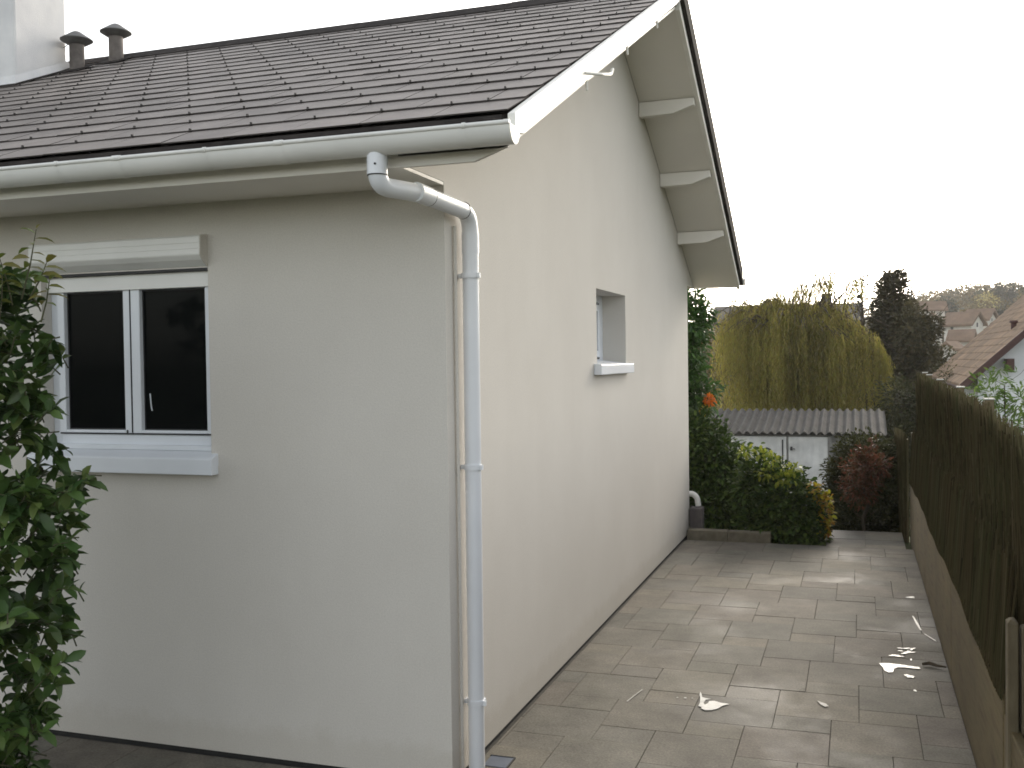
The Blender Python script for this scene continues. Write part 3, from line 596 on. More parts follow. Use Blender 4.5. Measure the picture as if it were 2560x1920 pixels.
# ------------------------------------------------------------------ fences
fen = thing('reed_fence', (2.1, 3, 0), 'tall dark heather screen fence on a pale kickboard along the right of the paving', 'fence')
k_ = MB()
for a, b, h in ((0.03, 2.1, .585), (2.11, 4.35, .590), (4.36, 6.62, .588)): k_.box(2.060, a, -.1, 2.092, b, h)
k_.build('kickboard', 'kick', fen, bevel=.004)
k_ = MB(); k_.box(2.062, -3.4, -.1, 2.094, .02, .50); k_.build('kickboard', 'kick', fen, bevel=.004)
FY = [-4, -1.5, 0.0, .4, 1.1, 2.4, 5.0, 6.6]; FZ = [1.40, 1.43, 1.45, 1.46, 1.50, 1.52, 1.535, 1.56]
ft = lambda y: float(np.interp(y, FY, FZ))
def reeds(x, y0, y1, zb, zt, n, nm, parent, th=.022):
    ys_ = rng.uniform(y0, y1, n); mb_v = []; 
    base = MB(); base.prism([(x, y0, zb)] + [(x, y, zt(y) - .05) for y in np.linspace(y0, y1, 24)] + [(x, y1, zb)], (.02, 0, 0))
    V = []; F = []
    for i, y in enumerate(ys_):
        xx = x - rng.random() * th; h = zt(y) - (abs(rng.normal(0, .05)) if rng.random() < .8 else -rng.random() * .035)
        s0 = zb + rng.random() * (h - zb) * .93; e = min(h, s0 + rng.uniform(.08, .38)); 
        if rng.random() < .06: e = h
        ln = rng.normal(0, .04); lx = rng.normal(0, .006); r = rng.uniform(.0009, .0028)
        o = len(V)
        for (yy, xk, zz) in ((y, xx, s0), (y + ln, xx + lx, e)):
            V += [(xk - r, yy - r, zz), (xk - r * .3, yy + r, zz), (xk + r, yy, zz)]
        F += [(o, o + 1, o + 4, o + 3), (o + 1, o + 2, o + 5, o + 4), (o + 2, o, o + 3, o + 5)]
    base.add(V, F); return base.build(nm, 'reed', parent)
reeds(2.145, -3.4, 6.62, .03, ft, 42000, 'heather_screen', fen)
for y in (1.58, 3.03, 4.67, 5.88, 6.51, .25):
    p = MB(); z = ft(y) + .028; p.box(2.172, y - .025, -.1, 2.212, y + .025, z - .007); po = p.build('fence_post', 'post', fen)
    c = MB(); c.box(2.168, y - .03, z - .007, 2.216, y + .03, z); c.build('post_cap', 'cap', po)
V = []; F = []
for i in range(5200):
    y = rng.uniform(.02, 6.6); zl = .545 - .014 * math.sin(y * 2.3) - .008 * math.sin(y * 7)
    z0 = zl + abs(rng.normal(0, .02)); z1 = z0 + rng.uniform(.08, .5); xx = 2.112 - rng.random() * .03 - .03 * max(0, 1 - (z0 - .5) / .25); r = rng.uniform(.0012, .003); o = len(V); ln = rng.normal(0, .02)
    for (yy, xk, zz) in ((y, min(xx, 2.055) if z0 < .6 else xx, z0), (y + ln, xx + .02, z1)):
        V += [(xk - r, yy - r, zz), (xk - r * .3, yy + r, zz), (xk + r, yy, zz)]
    F += [(o, o + 1, o + 4, o + 3), (o + 1, o + 2, o + 5, o + 4), (o + 2, o, o + 3, o + 5)]
hb = MB(); hb.add(V, F); hb.build('screen_fringe', 'reed', fen)
ff = thing('reed_fence', (2.0, 7.6, -.2), 'low mossy fence section stepping down beyond the tall heather fence', 'fence')
reeds(2.03, 6.62, 9.4, -.4, lambda y: .99 - .05 * (y - 6.6), 3500, 'heather_screen', ff)
p = MB(); p.box(2.075, 6.64, -.4, 2.125, 6.70, 1.0); p.build('fence_post', 'post', ff)
po = MB()
def rpost(mb, x0, x1, y0, y1, z0, z1):
    mb.box(x0, y0, z0, x1, y1, z1 - .012)
    mb.add([(x0, y0, z1 - .012), (x1, y0, z1 - .012), (x1, y1, z1 - .012), (x0, y1, z1 - .012), (x0 + .008, y0 + .008, z1), (x1 - .008, y0 + .008, z1 - .006), (x1 - .008, y1 - .008, z1), (x0 + .008, y1 - .008, z1 - .004)], [(0, 1, 5, 4), (1, 2, 6, 5), (2, 3, 7, 6), (3, 0, 4, 7), (4, 5, 6, 7)])
rpost(po, 2.052, 2.085, -.16, -.10, -.1, .872); tag(po.build('wooden_post', 'post', bevel=.004), 'narrow weathered wooden post in front of the fence at the near right edge', 'post', 'short posts by the near fence')
po = MB(); rpost(po, 2.094, 2.135, -.165, -.105, -.1, .855); tag(po.build('wooden_post', 'post', bevel=.004), 'weathered post against the heather screen, right beside the narrower post', 'post', 'short posts by the near fence')

# ------------------------------------------------------------------ near shrub (photinia)
ph = thing('photinia_shrub', (-1.15, -1.1, 0), 'large glossy-leaved green shrub in front of the window at the left edge', 'shrub')
edge_z = [0.2, .45, .62, .86, 1.1, 1.34, 1.5, 1.62, 1.74, 1.9, 2.02, 2.14, 2.2]
edge_x = [-1.12, -1.04, -.96, -.91, -.88, -.85, -.97, -.99, -.93, -1.02, -1.03, -1.22, -1.3]
edge_x = [v_ - .055 for v_ in edge_x]
st = MB(); P = []; D = []
def spray(p0, p1, nl, out, r=.004, scale=1):
    p0, p1 = Vector(p0), Vector(p1); mid = p0.lerp(p1, .5) + Vector((random.uniform(-.03, .03), random.uniform(-.03, .03), .02))
    path = [p0, mid, p1]; st.tube(path, [r, r * .8, r * .4], 6, False)
    for i in range(nl):
        t = .25 + .75 * i / max(1, nl - 1); p = p0.lerp(mid, t * 2) if t < .5 else mid.lerp(p1, t * 2 - 1)
        a = i * 2.4 + random.uniform(-.4, .4); dr = (p1 - p0).normalized(); s1 = dr.orthogonal().normalized(); s2 = dr.cross(s1)
        d = (s1 * math.cos(a) + s2 * math.sin(a)) * 1.0 + dr * (.5 + .6 * t) + Vector((0, 0, .05)); P.append(p); D.append(d)
for k in range(7):
    bx_ = -1.35 - .12 * k + random.uniform(-.05, .05); by = -1.1 + random.uniform(-.2, .25); tz = 2.0 + random.uniform(-.3, .15)
    st.tube([(bx_, by, 0), (bx_ + random.uniform(-.05, .08), by, tz * .5), (bx_ + random.uniform(-.05, .12), by + random.uniform(-.1, .1), tz)], [.016, .012, .005], 7, False)
for i in range(820):
    z = random.uniform(.08, 2.12); ex = float(np.interp(z, edge_z, edge_x)) - .075
    u = random.random() ** 1.1 if random.random() < .75 else random.random() * .3; x = ex - u * .95; y = -1.1 + random.uniform(-.28, .28) * (1 if u > .1 else .55)
    L = random.uniform(.07, .14); dx = random.uniform(-.2, 1.0) if u < .35 else random.uniform(-1, 1)
    dv = Vector((dx, random.uniform(-1, .6), random.uniform(-.25, .8))).normalized() * L
    spray((x - dv.x, y - dv.y, z - dv.z * .8), (x, y, z), random.randint(5, 8), 1, .0028)
for (x, y, z) in ((-.855, -1.1, 1.33), (-.85, -1.08, 1.27), (-.88, -1.1, 1.0), (-.90, -1.1, .75), (-1.0, -1.1, .5), (-.93, -1.1, 1.60), (-.87, -1.1, 1.16)):
    spray((x - .13, y, z - .05), (x - .055, y, z + .0), 6, 1, .003)
st.build('stems', 'stemg', ph, True)['kind'] = 'stuff'
P = np.array(P); D = np.array(D)
leaves('foliage', 'l_photinia', P, D, rng.uniform(.058, .098, len(P)), .47, ph, oval=True, fold=.10, droop=.25)
yt = MB(); YP = []; YD = []
for (a, b) in (((-1.10, -1.1, 1.98), (-1.03, -1.1, 2.215)), ((-1.14, -1.1, 1.96), (-1.17, -1.12, 2.12)), ((-1.02, -1.1, 1.9), (-.98, -1.1, 2.04)), ((-1.06, -1.1, 1.99), (-1.0, -1.09, 2.10)), ((-1.25, -1.1, 1.95), (-1.24, -1.1, 2.10)), ((-1.15, -1.15, 1.9), (-1.13, -1.15, 2.06))):
    a, b = Vector(a), Vector(b); yt.tube([a, a.lerp(b, .5) + Vector((.006, 0, 0)), b], [.003, .0025, .0015], 6, False)
    for i in range(9):
        t = .45 + .55 * i / 8; p = a.lerp(b, t); an = i * 2.3; YP.append(p); YD.append(Vector((math.cos(an), math.sin(an) * .6, .1 + .6 * (t > .9))))
yt.build('young_stems', 'stemg', ph, True)['kind'] = 'stuff'
yf_ = leaves('foliage', 'l_young', YP, YD, rng.uniform(.045, .075, len(YP)), .36, ph, oval=True, fold=.1, droop=.3); yf_['label'] = 'yellow-green young shoots at the top'

# ------------------------------------------------------------------ garden plants behind
def plant(name, loc, label, cat, blobs, density, size, mat, width=.5, tr=None, group=None, shell=.5, oval=False, f=None, extra=None):
    t = thing(name, loc, label, cat, group); P, D = blob_pts(blobs, density, shell)
    if f: P, D = cull(P, D, f)
    leaves('foliage', mat, P, D, rng.uniform(size * .7, size * 1.25, len(P)), width, t, oval=oval)
    if extra:
        for (bl, de, sz, mt, lab) in extra:
            P, D = blob_pts(bl, de, .3)
            if f: P, D = cull(P, D, f)
            o = leaves('foliage', mt, P, D, rng.uniform(sz * .7, sz * 1.25, len(P)), width, t, oval=oval); o['label'] = lab
    if tr: trunk_mb(*tr).build('trunk', 'bark', t, True)
    return t
nohouse = lambda P: ~((P[:, 0] < .03) & (P[:, 1] < 6.7))
col_b = [(-.35 + .07 * math.sin(k * 2.1), 7.8, .2 + k * .28, .38 + .05 * math.sin(k * 1.7), .4, .26) for k in range(8)] + [(-.14, 7.8, 2.36, .07, .1, .22), (-.02, 7.8, 2.28, .05, .08, .16), (-.30, 7.8, 2.36, .10, .1, .2)]
plant('laurel', (-.35, 7.8, -.3), 'tall dark green laurel column right behind the house corner', 'shrub', col_b, 1100, .075, 'l_laurel', .42, ((-.35, 7.8, -.3), (-.3, 7.8, 2.1), .04, .012, 8, .4), oval=True, shell=.35,
      extra=[([(.045, 7.42, 1.29, .05, .05, .055)], 3500, .045, 'l_orange', 'bright orange leaves on the right side'), ([(-.01, 7.42, 1.18, .05, .05, .06)], 900, .04, 'l_gold', 'yellow leaves beside the orange ones')])
plant('dark_bush', (-.1, 7.2, -.1), 'big dark green bush between the laurel column and the lime-tipped bush', 'shrub',
      [(-.15, 7.25, .85, .42, .4, .36), (.10, 7.3, .55, .42, .42, .45), (-.2, 7.1, .35, .4, .4, .45), (.3, 7.25, .3, .3, .4, .42), (.15, 6.9, .15, .4, .3, .3)], 1300, .065, 'l_dark', .5, ((-.1, 7.2, -.1), (0, 7.2, .8), .03, .01, 8, .3), f=nohouse, oval=True, shell=.4)
plant('lime_tipped_bush', (.9, 6.5, -.06), 'dense green bush with lime and golden tips spilling onto the paving', 'shrub',
      [(.66, 6.55, .42, .30, .34, .40), (.92, 6.45, .30, .34, .36, .40), (1.10, 6.42, .18, .22, .34, .36), (.78, 6.35, .12, .34, .27, .22), (1.12, 6.25, .05, .2, .2, .16)], 2000, .055, 'l_dark', .55, ((.9, 6.5, -.06), (.85, 6.5, .5), .025, .01, 9, .3), f=nohouse, oval=True, shell=.4,
      extra=[([(.52, 6.42, .82, .07, .09, .05), (.68, 6.40, .79, .08, .08, .05), (.80, 6.35, .74, .09, .08, .06), (.98, 6.33, .67, .09, .09, .05), (.92, 6.25, .58, .13, .08, .05), (.74, 6.22, .63, .10, .06, .05)], 800, .055, 'l_lime', 'lime yellow young leaves along the top'),
             ([(1.20, 6.3, .45, .07, .09, .10), (1.27, 6.32, .36, .09, .09, .09), (1.30, 6.3, .26, .07, .09, .14), (1.28, 6.25, .13, .07, .08, .10)], 800, .05, 'l_gold', 'golden and orange leaves on the right flank')])
plant('red_shrub', (1.65, 7.4, -.15), 'russet red-leaved shrub in front of the dark rounded hedge', 'shrub',
      [(1.64, 7.4, .56, .25, .24, .18), (1.60, 7.4, .36, .22, .24, .22), (1.76, 7.42, .60, .16, .2, .13), (1.74, 7.4, .83, .03, .04, .10), (1.60, 7.4, .76, .025, .04, .08), (1.66, 7.4, .72, .08, .1, .08)], 1700, .05, 'l_red', .4, ((1.65, 7.4, -.2), (1.66, 7.4, .55), .022, .008, 8, .2), shell=.25)
plant('rounded_hedge', (1.7, 8.5, -.4), 'dark rounded evergreen hedge behind the russet shrub and beside the shed', 'hedge',
      [(1.62, 8.5, .35, .38, .4, .52), (1.80, 8.5, .25, .30, .4, .55), (1.5, 8.4, 0.0, .32, .3, .5), (1.85, 8.2, -.1, .3, .3, .5), (1.65, 7.95, -.2, .42, .3, .34)], 4200, .055, 'l_hedge', .5, ((1.7, 8.5, -.4), (1.7, 8.5, .5), .03, .01, 8, .3), shell=.35)
plant('light_green_plant', (2.75, 5.2, -.1), 'light green slender-leaved plant behind the fence against the white gable', 'plant',
      [(2.60, 5.2, 1.42, .17, .16, .20), (2.82, 5.2, 1.36, .17, .18, .24), (2.72, 5.2, 1.15, .25, .2, .25), (2.68, 5.2, 1.62, .06, .07, .10), (2.50, 5.2, 1.5, .05, .05, .06)], 420, .075, 'l_bamboo', .24, ((2.74, 5.2, -.1), (2.72, 5.2, 1.5), .012, .004, 10, .35), shell=.1)
plant('thorny_tree', (3.35, 5.6, -.1), 'dark small-leaved tree cut off by the right edge behind the fence', 'tree',
      [(3.25, 5.6, 1.55, .22, .2, .45), (3.30, 5.6, 2.0, .16, .2, .28)], 260, .05, 'l_hedge', .4, ((3.4, 5.6, -.1), (3.3, 5.6, 2.0), .03, .01, 10, .3), shell=.1)

# ------------------------------------------------------------------ shed
sh = thing('shed', (.6, 16, -1.5), 'low garden shed with grey corrugated roof and white double doors', 'shed')
b = MB(); b.box(-1.6, 16.1, -1.6, 2.02, 18.0, .26); b.build('wall', 'shedwall', sh)
rf = MB(); nxr = 420; xr = np.linspace(-1.75, 2.10, nxr); V = []; F = []
for k, (y, z) in enumerate(((15.92, .315), (17.98, .65))):
    for x in xr: V.append((x, y, z + .028 * math.sin(2 * math.pi * x / .150)))
for k, (y, z) in enumerate(((15.92, .305), (17.98, .64))):
    for x in xr: V.append((x, y, z + .028 * math.sin(2 * math.pi * x / .150)))
for i in range(nxr - 1): F += [(i, i + 1, nxr + i + 1, nxr + i), (2 * nxr + i + 1, 2 * nxr + i, 3 * nxr + i, 3 * nxr + i + 1), (i + 1, i, 2 * nxr + i, 2 * nxr + i + 1)]
rf.add(V, F); rf.build('roof', 'shedroof', sh)
for (a, b_) in ((-.72, .305), (.345, 1.055)):
    dm = MB(); dm.box(a, 16.03, -1.45, b_, 16.08, .235)
    for k in range(1, 6): pass
    do = dm.build('door', 'sheddoor', sh, bevel=.006)
    if a > 0:
        h = MB(); h.box(a + .035, 16.0, -.02, a + .075, 16.03, .05); h.box(a + .03, 15.99, .0, a + .12, 16.005, .015); h.build('handle', 'seal', do)
    else:
        h = MB(); h.box(b_ - .08, 16.015, -.62, b_ - .055, 16.029, .18); h.build('strap', 'seal', do)
        h = MB(); h.prism([(-.20, 16.027, -.10), (.06, 16.027, -.12), (.02, 16.027, .0), (-.05, 16.027, .03), (-.12, 16.027, .01), (-.17, 16.027, .06)], (0, -.003, 0)); h.build('broken_pane', 'seal', do)
jm = MB(); jm.box(.309, 16.05, -1.45, .341, 16.09, .24); jm.box(1.06, 16.02, -1.45, 1.13, 16.09, .25); jm.build('door_frame', 'shedwall', sh)

# ------------------------------------------------------------------ willow
wi = thing('willow', (.2, 24, -2.4), 'broad weeping willow with ochre hanging foliage behind the shed', 'tree')
tb = MB(); tb.tube([(.2, 24, -2.6), (.22, 24, -1), (.15, 24.1, .6), (.2, 24, 1.8)], [.3, .24, .19, .14], 10)
for i in range(16):
    a = i * .83 + .3; rr = random.uniform(.8, 1.9); zt = random.uniform(2.6, 3.5); m1 = Vector((.2 + math.cos(a) * rr * .35, 24 + math.sin(a) * rr * .35, 1.2 + zt * .45))
    tb.tube([(.2, 24, random.uniform(.6, 1.7)), m1, (.2 + math.cos(a) * rr, 24 + math.sin(a) * rr, zt), (.2 + math.cos(a) * rr * 1.25, 24 + math.sin(a) * rr * 1.25, zt - .25)], [.07, .045, .02, .008], 6)
PP = []; DD = []
for i in range(62):
    x0 = random.uniform(-1.75, 1.75); sg = random.choice((-1, 1)); pk = 3.25 + .75 * math.exp(-((x0 - .75) / .75) ** 2) + random.uniform(-.25, .15); dy = random.uniform(-.6, .6); spread = random.uniform(.15, .8) * sg
    pts = []
    for k in range(13):
        t = k / 12; pts.append(Vector((x0 + spread * t ** 1.3, 24 + dy, 2.6 + (pk - 2.6) * math.sin(min(1.0, t * 1.35) * math.pi / 2) - 1.3 * max(0, t - .62) ** 1.6)))
    tb.tube(pts, [.013 * (1 - .8 * k / 12) + .0025 for k in range(13)], 5, False)
    for k in range(5, 13):
        for r2 in range(random.randint(0, 3)):
            L = random.uniform(.08, .45); p = pts[k] + Vector((random.uniform(-.06, .06), random.uniform(-.1, .1), 0))
            for u in np.arange(0, L, .07): PP.append((p.x + .03 * u, p.y, p.z - u)); DD.append((random.uniform(-.6, .6), random.uniform(-.4, .4), -1))

WC = (.08, 24.0)
for i in range(215):
    a = random.uniform(0, 2 * math.pi); rr = random.uniform(.25, 1) ** .7; ca, sa = math.cos(a), math.sin(a)
    if sa > .5 and rr > .7: continue
    hp = 3.38 - .55 * rr ** 3 + random.uniform(-.4, .10) - (.35 * max(0, ca) * rr); reach = rr * (2.05 if ca > 0 else 2.25)
    pts = []
    for k in range(9):
        t = k / 8; pts.append(Vector((WC[0] + ca * reach * t ** .8, WC[1] + sa * reach * t ** .8, 1.6 + (hp - 1.6) * math.sin(min(1, t * 1.2) * math.pi / 2) - .55 * max(0, t - .7) ** 1.3 * 3)))
    tb.tube(pts, [.03 * (1 - .85 * k / 8) for k in range(9)], 5, False)
    for q_ in range(40):
        t = random.uniform(.35, 1); k = min(7, int(t * 8)); p = pts[k].lerp(pts[k + 1], t * 8 - k) + Vector((random.gauss(0, .10), random.gauss(0, .10), random.uniform(-.05, .06)))
        L = random.uniform(.5, 1.5) if q_ % 3 else random.uniform(1.5, 3.6); zb = max(p.z - L, -.15 - .5 * random.random()); ox = ca * random.uniform(0, .22) * rr; ph_ = random.uniform(0, 6); n = max(2, int((p.z - zb) / .065))
        for j in range(n):
            u = j / (n - 1); PP.append((p.x + ox * (1 - (1 - u) ** 2) + .02 * math.sin(u * 6 + ph_), p.y + .1 * sa * u, p.z - (p.z - zb) * u)); DD.append((random.gauss(0, .45), random.gauss(0, .45), -1))
for i in range(130):   # separate curtain on the right
    x = random.choice((2.0, 2.12, 2.22)) + random.gauss(0, .06); y = 23.3 + random.uniform(-.3, .3); zt = 2.55 - (x - 1.8) * 1.9 + random.uniform(-.3, .2); zb = random.uniform(.2, 1.0)
    for z in np.arange(zb, zt, .055): PP.append((x + .10 * (1 - ((z - zb) / 2.3) ** 2), y, z)); DD.append((random.gauss(0, .3), random.gauss(0, .3), -1))
tb.build('trunk', 'bark', wi, True)
leaves('foliage', 'l_willow', PP, DD, rng.uniform(.06, .12, len(PP)), .24, wi)

# ------------------------------------------------------------------ conifers and dark trees
def conifer(name, x, y, z0, z1, r, label, n, mat='l_conifer', size=.16, ragged=.35, group='evergreens right of the willow', prof=.8):
    t = thing(name, (x, y, z0), label, 'tree', group)
    mb = MB(); mb.tube([(x, y, z0), (x + .05, y, (z0 + z1) / 2), (x, y, z1)], [.14, .09, .01], 7); P = []; D = []
    nb = int(n / 26)
    for i in range(nb):
        h = random.random() ** .9; z = z0 + .3 + (z1 - z0 - .3) * h; rr = r * (1 - h) ** prof * random.uniform(1 - ragged, 1 + ragged * .4) + .08; a = random.uniform(0, 6.28)
        e = Vector((x + math.cos(a) * rr, y + math.sin(a) * rr, z + random.uniform(-.1, .25) * rr)); s0 = Vector((x, y, z)); mb.tube([s0, e], [.02, .004], 4, False)
        for k in range(26):
            u = random.random() ** .6; p = s0.lerp(e, u) + Vector((random.gauss(0, .09), random.gauss(0, .09), random.gauss(0, .09))); P.append(p); D.append((e - s0).normalized() + Vector((random.gauss(0, .5), random.gauss(0, .5), random.uniform(-.2, .9))))
    mb.build('trunk', 'bark', t, True); leaves('foliage', mat, P, D, rng.uniform(size * .6, size * 1.3, len(P)), .4, t)
conifer('conifer', 2.58, 27, -3, 4.05, 1.0, 'tallest dark pointed conifer directly right of the willow', 15000, prof=.42, ragged=.3)
conifer('conifer', 2.30, 27.4, -3, 3.75, .5, 'narrow ragged conifer spire hugging the left of the tallest conifer', 4200, prof=.6)
conifer('cypress', 1.72, 27, -3, 3.98, .30, 'thin single cypress spire rising out of the right side of the willow', 2600, prof=.9, size=.12)
plant('broadleaf_tree', (3.3, 26, -2.6), 'wide dark brownish tree between the conifers and the tiled neighbour roof', 'tree',
      [(3.0, 26, 2.5, .55, .7, .7), (3.15, 26, 2.2, .6, .7, .75), (3.5, 26, 1.3, .75, .8, .8), (2.9, 26, 1.0, .8, .8, 1.0), (3.7, 26, .5, .8, .8, .8), (3.2, 26, -.3, 1.2, .8, .9), (3.55, 26, 2.55, .25, .3, .35), (2.7, 26, .3, 1.0, .8, 1.1)], 300, .13, 'l_conifer', .5, ((3.3, 26, -2.6), (3.2, 26, 2.2), .16, .04, 10, 1.2), shell=.4)
plant('broadleaf_tree', (2.2, 20.5, -2), 'very dark shrubby tree low behind the shed end and the fence', 'tree',
      [(2.45, 20.5, .55, .5, .5, .8), (2.9, 20.5, .2, .6, .5, .9), (2.5, 20, -.4, .8, .5, .7), (2.35, 20.4, .0, .45, .5, .6)], 420, .10, 'l_hedge', .5, ((2.5, 20.5, -2), (2.5, 20.5, .6), .08, .03, 8, .7), shell=.4)
plant('bare_bush', (3.0, 19, -1.6), 'grey-brown twiggy bush at the foot of the neighbour roof behind the fence', 'shrub',
      [(3.05, 18.5, .9, .35, .3, .35), (3.3, 18.6, 1.3, .22, .3, .35)], 220, .07, 'l_hedge', .3, ((3.1, 18.5, -1.6), (3.1, 18.5, .9), .03, .01, 12, .5), shell=.1)

# ------------------------------------------------------------------ neighbour house
nb = thing('neighbour_house', (6, 19, -1.6), 'white neighbour house with steep brown tiled roof at the right edge', 'house')
nx0, ny0, ny1 = 3.62, 16.0, 23.0; slope = .925; ex = 3.30; ez = 1.19; rx_ = 7.2
nz = lambda x: ez + slope * ((x if x < rx_ else 2 * rx_ - x) - ex)
b = MB(); b.prism([(nx0, ny0, -1.8), (2 * rx_ - nx0, ny0, -1.8), (2 * rx_ - nx0, ny0, nz(nx0) - .12), (rx_, ny0, nz(rx_) - .12), (nx0, ny0, nz(nx0) - .12)], (0, ny1 - ny0, 0)); b.build('wall', 'nwall', nb)
rt = MB(); nc = 26; dx = (rx_ - ex) / nc
for c in range(nc):
    for sd_ in (1, -1):
        xa = ex + c * dx; xb = xa + dx * 1.15; y = ny0 - .35
        while y < ny1 + .3:
            y2 = min(ny1 + .3, y + .30); za, zb = nz(xa) + .03, nz(min(xb, rx_)) + .005; xb_ = min(xb, rx_); mx = (lambda x: x) if sd_ > 0 else (lambda x: 2 * rx_ - x)
            vs = []
            for (yy, up_) in ((y, 0), (y + .075, .022), (y + .15, .0), (y + .225, .022), (y2, 0)):
                vs += [(mx(xa), yy, za + up_), (mx(xb_), yy, zb + up_)]
            vs += [(mx(xa), y, za - .03), (mx(xa), y2, za - .03)]
            rt.add(vs, [(2 * k, 2 * k + 1, 2 * k + 3, 2 * k + 2) for k in range(4)] + [(10, 0, 2, 4, 6, 8, 11)])
            y = y2
rt.build('roof', 'ntile', nb)
rb = MB()
for sd_ in (1, -1):
    mx = (lambda x: x) if sd_ > 0 else (lambda x: 2 * rx_ - x)
    rb.prism([(mx(ex - .02), ny0 - .37, nz(ex) + .02), (mx(rx_), ny0 - .37, nz(rx_) + .02), (mx(rx_), ny0 - .37, nz(rx_) - .13), (mx(ex - .02), ny0 - .37, nz(ex) - .13)], (0, .03, 0))
    rb.prism([(mx(ex), ny0 - .34, nz(ex) - .02), (mx(rx_), ny0 - .34, nz(rx_) - .02), (mx(rx_), ny0 - .34, nz(rx_) - .06), (mx(ex), ny0 - .34, nz(ex) - .06)], (0, ny1 - ny0 + .6, 0))
rb.build('barge_board', 'nbarge', nb)
v = MB(); v.lathe([(.05, 0), (.05, .12), (.08, .13), (.07, .17)], (4.4, 17.5, nz(4.4))); v.build('roof_vent', 'nbarge', nb, True)
pb = MB(); pb.box(4.05, ny0 - .34, nz(4.05) - .42, 4.17, ny0, nz(4.05) - .22); pb.build('purlin', 'nbarge', nb)

# ------------------------------------------------------------------ far houses
def far_house(x, y, w_, d_, h_, rh, rot, label, wall='farwall', roof='farroof', chim=True, z=None, group='far houses on the hillside'):
    z = gz(x, y) if z is None else z
    t = thing('far_house', (x, y, z), label, 'house', group); cr, sr = math.cos(rot), math.sin(rot)
    T = lambda p: (x + p[0] * cr - p[1] * sr, y + p[0] * sr + p[1] * cr, z + p[2])
    b = MB(); b.prism([(-w_/2, -d_/2, -2), (-w_/2, d_/2, -2), (-w_/2, d_/2, h_), (-w_/2, 0, h_ + rh), (-w_/2, -d_/2, h_)], (w_, 0, 0)); b.v = [T(p) for p in b.v]; b.build('wall', wall, t)
    r = MB(); o = .35; sl = rh / (d_ / 2)
    for s in (1, -1):
        r.prism([(-w_/2 - o, s * (d_/2 + o), h_ - sl * o + .05), (-w_/2 - o, 0, h_ + rh + .05), (-w_/2 - o, 0, h_ + rh + .3), (-w_/2 - o, s * (d_/2 + o), h_ - sl * o + .3)], (w_ + 2 * o, 0, 0))
    r.v = [T(p) for p in r.v]; ro = r.build('roof', roof, t)
    if chim: c = MB(); c.box(w_ * .25, -.35, h_ + rh * .6, w_ * .25 + .7, .35, h_ + rh + 1.0); c.v = [T(p) for p in c.v]; c.build('chimney', roof, ro)
    sc2 = min(1, h_ / 2.6)
    for k in range(max(1, int(w_ / 3.5))):
        wx = -w_/2 + 1.8 * sc2 + k * 3.2
        wn = MB(); wn.box(wx - .3 * sc2, -d_/2 - .04, 1.0 * sc2, wx + .3 * sc2, -d_/2 - .01, 2.0 * sc2); wn.v = [T(p) for p in wn.v]; wn.build('window', 'seal', t)
    for zz in (1.0,):
        wn = MB(); wn.box(w_/2 + .01, -.22 * sc2, h_ - .7 * sc2, w_/2 + .04, .22 * sc2, h_ + .2 * sc2); wn.v = [T(p) for p in wn.v]; wn.build('window', 'seal', t)
far_house(-3.2, 72, 9.5, 7, 3.0, 1.2, 0.05, 'long dark-roofed house on the skyline behind the willow', 'shedwall', 'farroofd', True, 1.0)
far_house(12.1, 112, 3.0, 2.2, 1.3, 1.0, -.62, 'pale gabled house with brown roof, largest in the hillside cluster', z=3.6, chim=False)
far_house(10.9, 100, 1.7, 1.7, .8, .7, -.3, 'small low brown-roofed house below the largest gabled one', z=2.3, chim=False)
far_house(9.45, 116, 1.1, 1.6, 1.3, .8, 1.3, 'narrow pale house with bright gable left of the largest gabled one', z=4.0, chim=False)
far_house(9.5, 94, 1.1, 1.0, .5, .4, .9, 'lowest whitish little house just above the dark trees', z=1.75, chim=False)
far_house(10.6, 135, 2.6, 2, .8, .8, .1, 'brown-roofed house highest in the cluster under the ochre trees', z=6.6, chim=False)
far_house(14.6, 120, 2.4, 2.2, .9, .9, -.5, 'house half hidden behind the neighbour roof edge', z=4.7, chim=False)

# ------------------------------------------------------------------ hillside trees
def far_tree(x, y, rx, rz, mat, label, sz=.35, zoff=0, dens=14, tall=False, group='trees on the far hillside'):
    z = gz(x, y) + zoff; t = thing('hillside_tree', (x, y, z), label, 'tree', group)
    bl = [(x, y, z + rz * 1.1, rx, rx, rz)] + [(x + random.uniform(-.5, .5) * rx, y, z + rz * random.uniform(.7, 1.7), rx * random.uniform(.35, .6), rx * .5, rz * random.uniform(.3, .5)) for _ in range(5)]
    P, D = blob_pts(bl, dens, .5); leaves('crown', mat, P, D, rng.uniform(sz * .7, sz * 1.3, len(P)), .7, t)
    m_ = MB(); m_.tube([(x, y, z - 2), (x, y, z + rz)], [.25, .12], 6); m_.build('trunk', 'bark', t)
for (x, y, rx, rz, dz, mt, lb) in ((-5.6, 50, 1.1, 1.5, 4.0, 'l_far2', 'ochre tree at the left behind the willow below the dark roof'), (-3.6, 52, 1.2, 1.4, 4.2, 'l_far1', 'olive tree behind the left half of the willow'), (-1.2, 53, 1.3, 1.4, 4.2, 'l_far2', 'ochre tree behind the middle of the willow'), (1.2, 52, 1.2, 1.4, 4.0, 'l_far1', 'olive tree behind the right half of the willow')):
    far_tree(x, y, rx, rz * 1.4, mt, lb, .2, dz - .4, 34, group='trees behind the willow')
far_tree(20.8, 170, 1.9, 1.8, 'l_far3', 'pale yellow round tree on the skyline', .30, 1.2, 5)
far_tree(24.2, 185, 1.0, 2.1, 'l_far4', 'dark upright tree standing tallest on the skyline', .35, 1.5, 16)
far_tree(26.0, 185, 1.2, 1.4, 'l_far4', 'dark rounded tree right of the tallest skyline tree', .35, 1.2, 16)
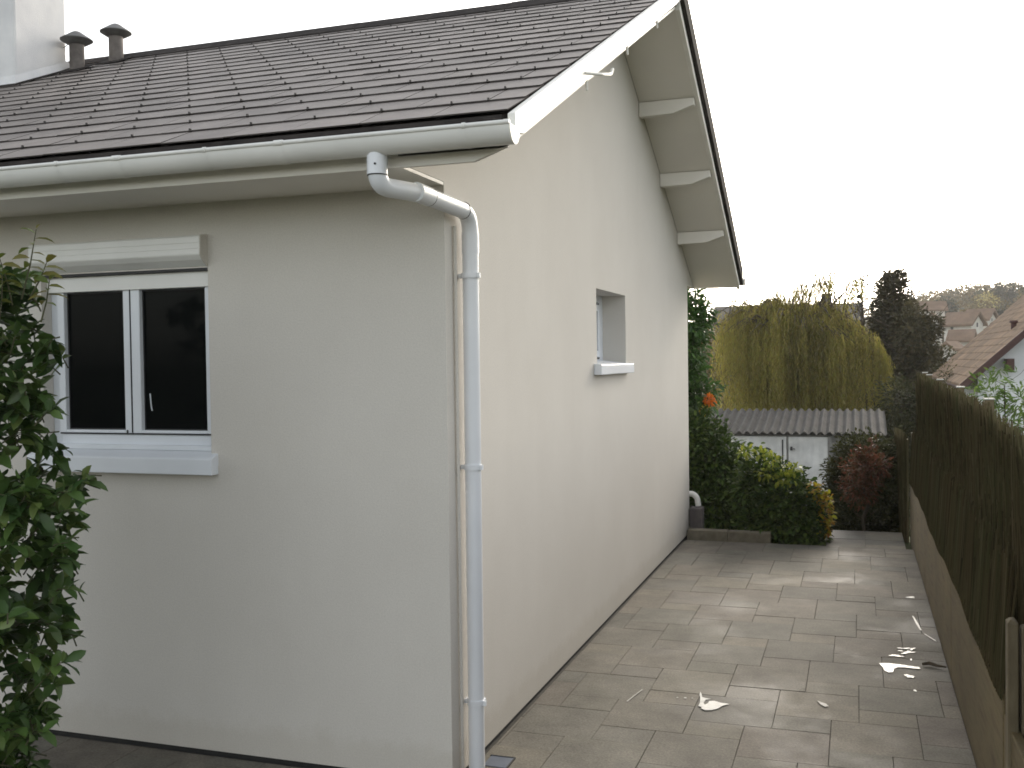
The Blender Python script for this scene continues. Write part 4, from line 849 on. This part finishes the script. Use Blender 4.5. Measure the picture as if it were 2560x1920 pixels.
far_tree(14.3, 165, 1.9, 1.3, 'l_far4', 'dark low dome tree left of the pale yellow one', .35, 1.7, 16)
far_tree(9.5, 160, .4, 1.2, 'l_far4', 'tiny dark spire at the left end of the skyline', .3, 1.8, 16)
far_tree(29, 185, 1.6, 1.7, 'l_far1', 'greenish tree on the skyline above the tiled roof', .35, 1.0, 16)
far_tree(14.6, 92, .9, 1.1, 'l_far4', 'dark green tree in front of the pale houses beside the tiled roof', .22, 2.0, 40)
far_tree(11.5, 75, .9, 1.1, 'l_far1', 'olive bush-like tree below the pale houses', .2, 3.2, 40)
far_tree(12.3, 84, .8, 1.0, 'l_far2', 'ochre small tree next to the dark green one', .2, 2.6, 40)
far_tree(19.5, 140, 1.5, 1.9, 'l_far4', 'dark tree just above the tiled roof', .3, 1.2, 18)
Pw = []; Dw = []
for i in range(520):
    y = random.uniform(122, 330); x = y * random.uniform(.045, .24) + 2; z = gz(x, y); rx = random.uniform(1.2, 2.6)
    bl = [(x, y, z + rx * .8, rx, rx, rx * random.uniform(.7, 1.2))]; P, D = blob_pts(bl, 3.2, .6); Pw.append((P, D))
for i in range(260):
    y = random.uniform(60, 300); x = y * random.uniform(-.35, .06) + 2; z = gz(x, y); rx = random.uniform(1.2, 2.6)
    P, D = blob_pts([(x, y, z + rx * .8, rx, rx, rx)], 3.2, .6); Pw.append((P, D))
for i in range(120):
    y = random.uniform(38, 85); x = y * random.uniform(.03, .30) + 2; z = gz(x, y); rx = random.uniform(.8, 1.6)
    P, D = blob_pts([(x, y, z + rx * .7, rx, rx, rx)], 6, .6); Pw.append((P, D))
half = [a for i, a in enumerate(Pw) if i % 3]; rest = [a for i, a in enumerate(Pw) if not i % 3]
for nm, L, mt in (('autumn_woodland', half, 'l_far2'), ('green_woodland', rest, 'l_far1')):
    P = np.concatenate([a[0] for a in L]); D = np.concatenate([a[1] for a in L])
    tag(leaves(nm, mt, P, D, rng.uniform(.35, .7, len(P)), .7), 'far-off ochre autumn wood covering the hillside' if mt == 'l_far2' else 'far-off green trees mixed into the autumn hillside wood', 'woodland', kind='stuff')

# ------------------------------------------------------------------ thin evening air
hz = MB(); hz.box(-420, -60, -12, 420, 420, 48)
m, nt_, b = newmat('thin_air'); nt_.nodes.remove(b)
pvn = nt_.nodes.new('ShaderNodeVolumePrincipled'); pvn.inputs['Color'].default_value = (0.93, 0.92, 0.90, 1); pvn.inputs['Density'].default_value = 0.0006; pvn.inputs['Anisotropy'].default_value = 0.3
nt_.links.new(pvn.outputs[0], nt_.nodes['Material Output'].inputs['Volume']); M['air'] = m
tag(hz.build('haze', 'air'), 'thin pale haze over the far hillside', 'haze', kind='stuff')
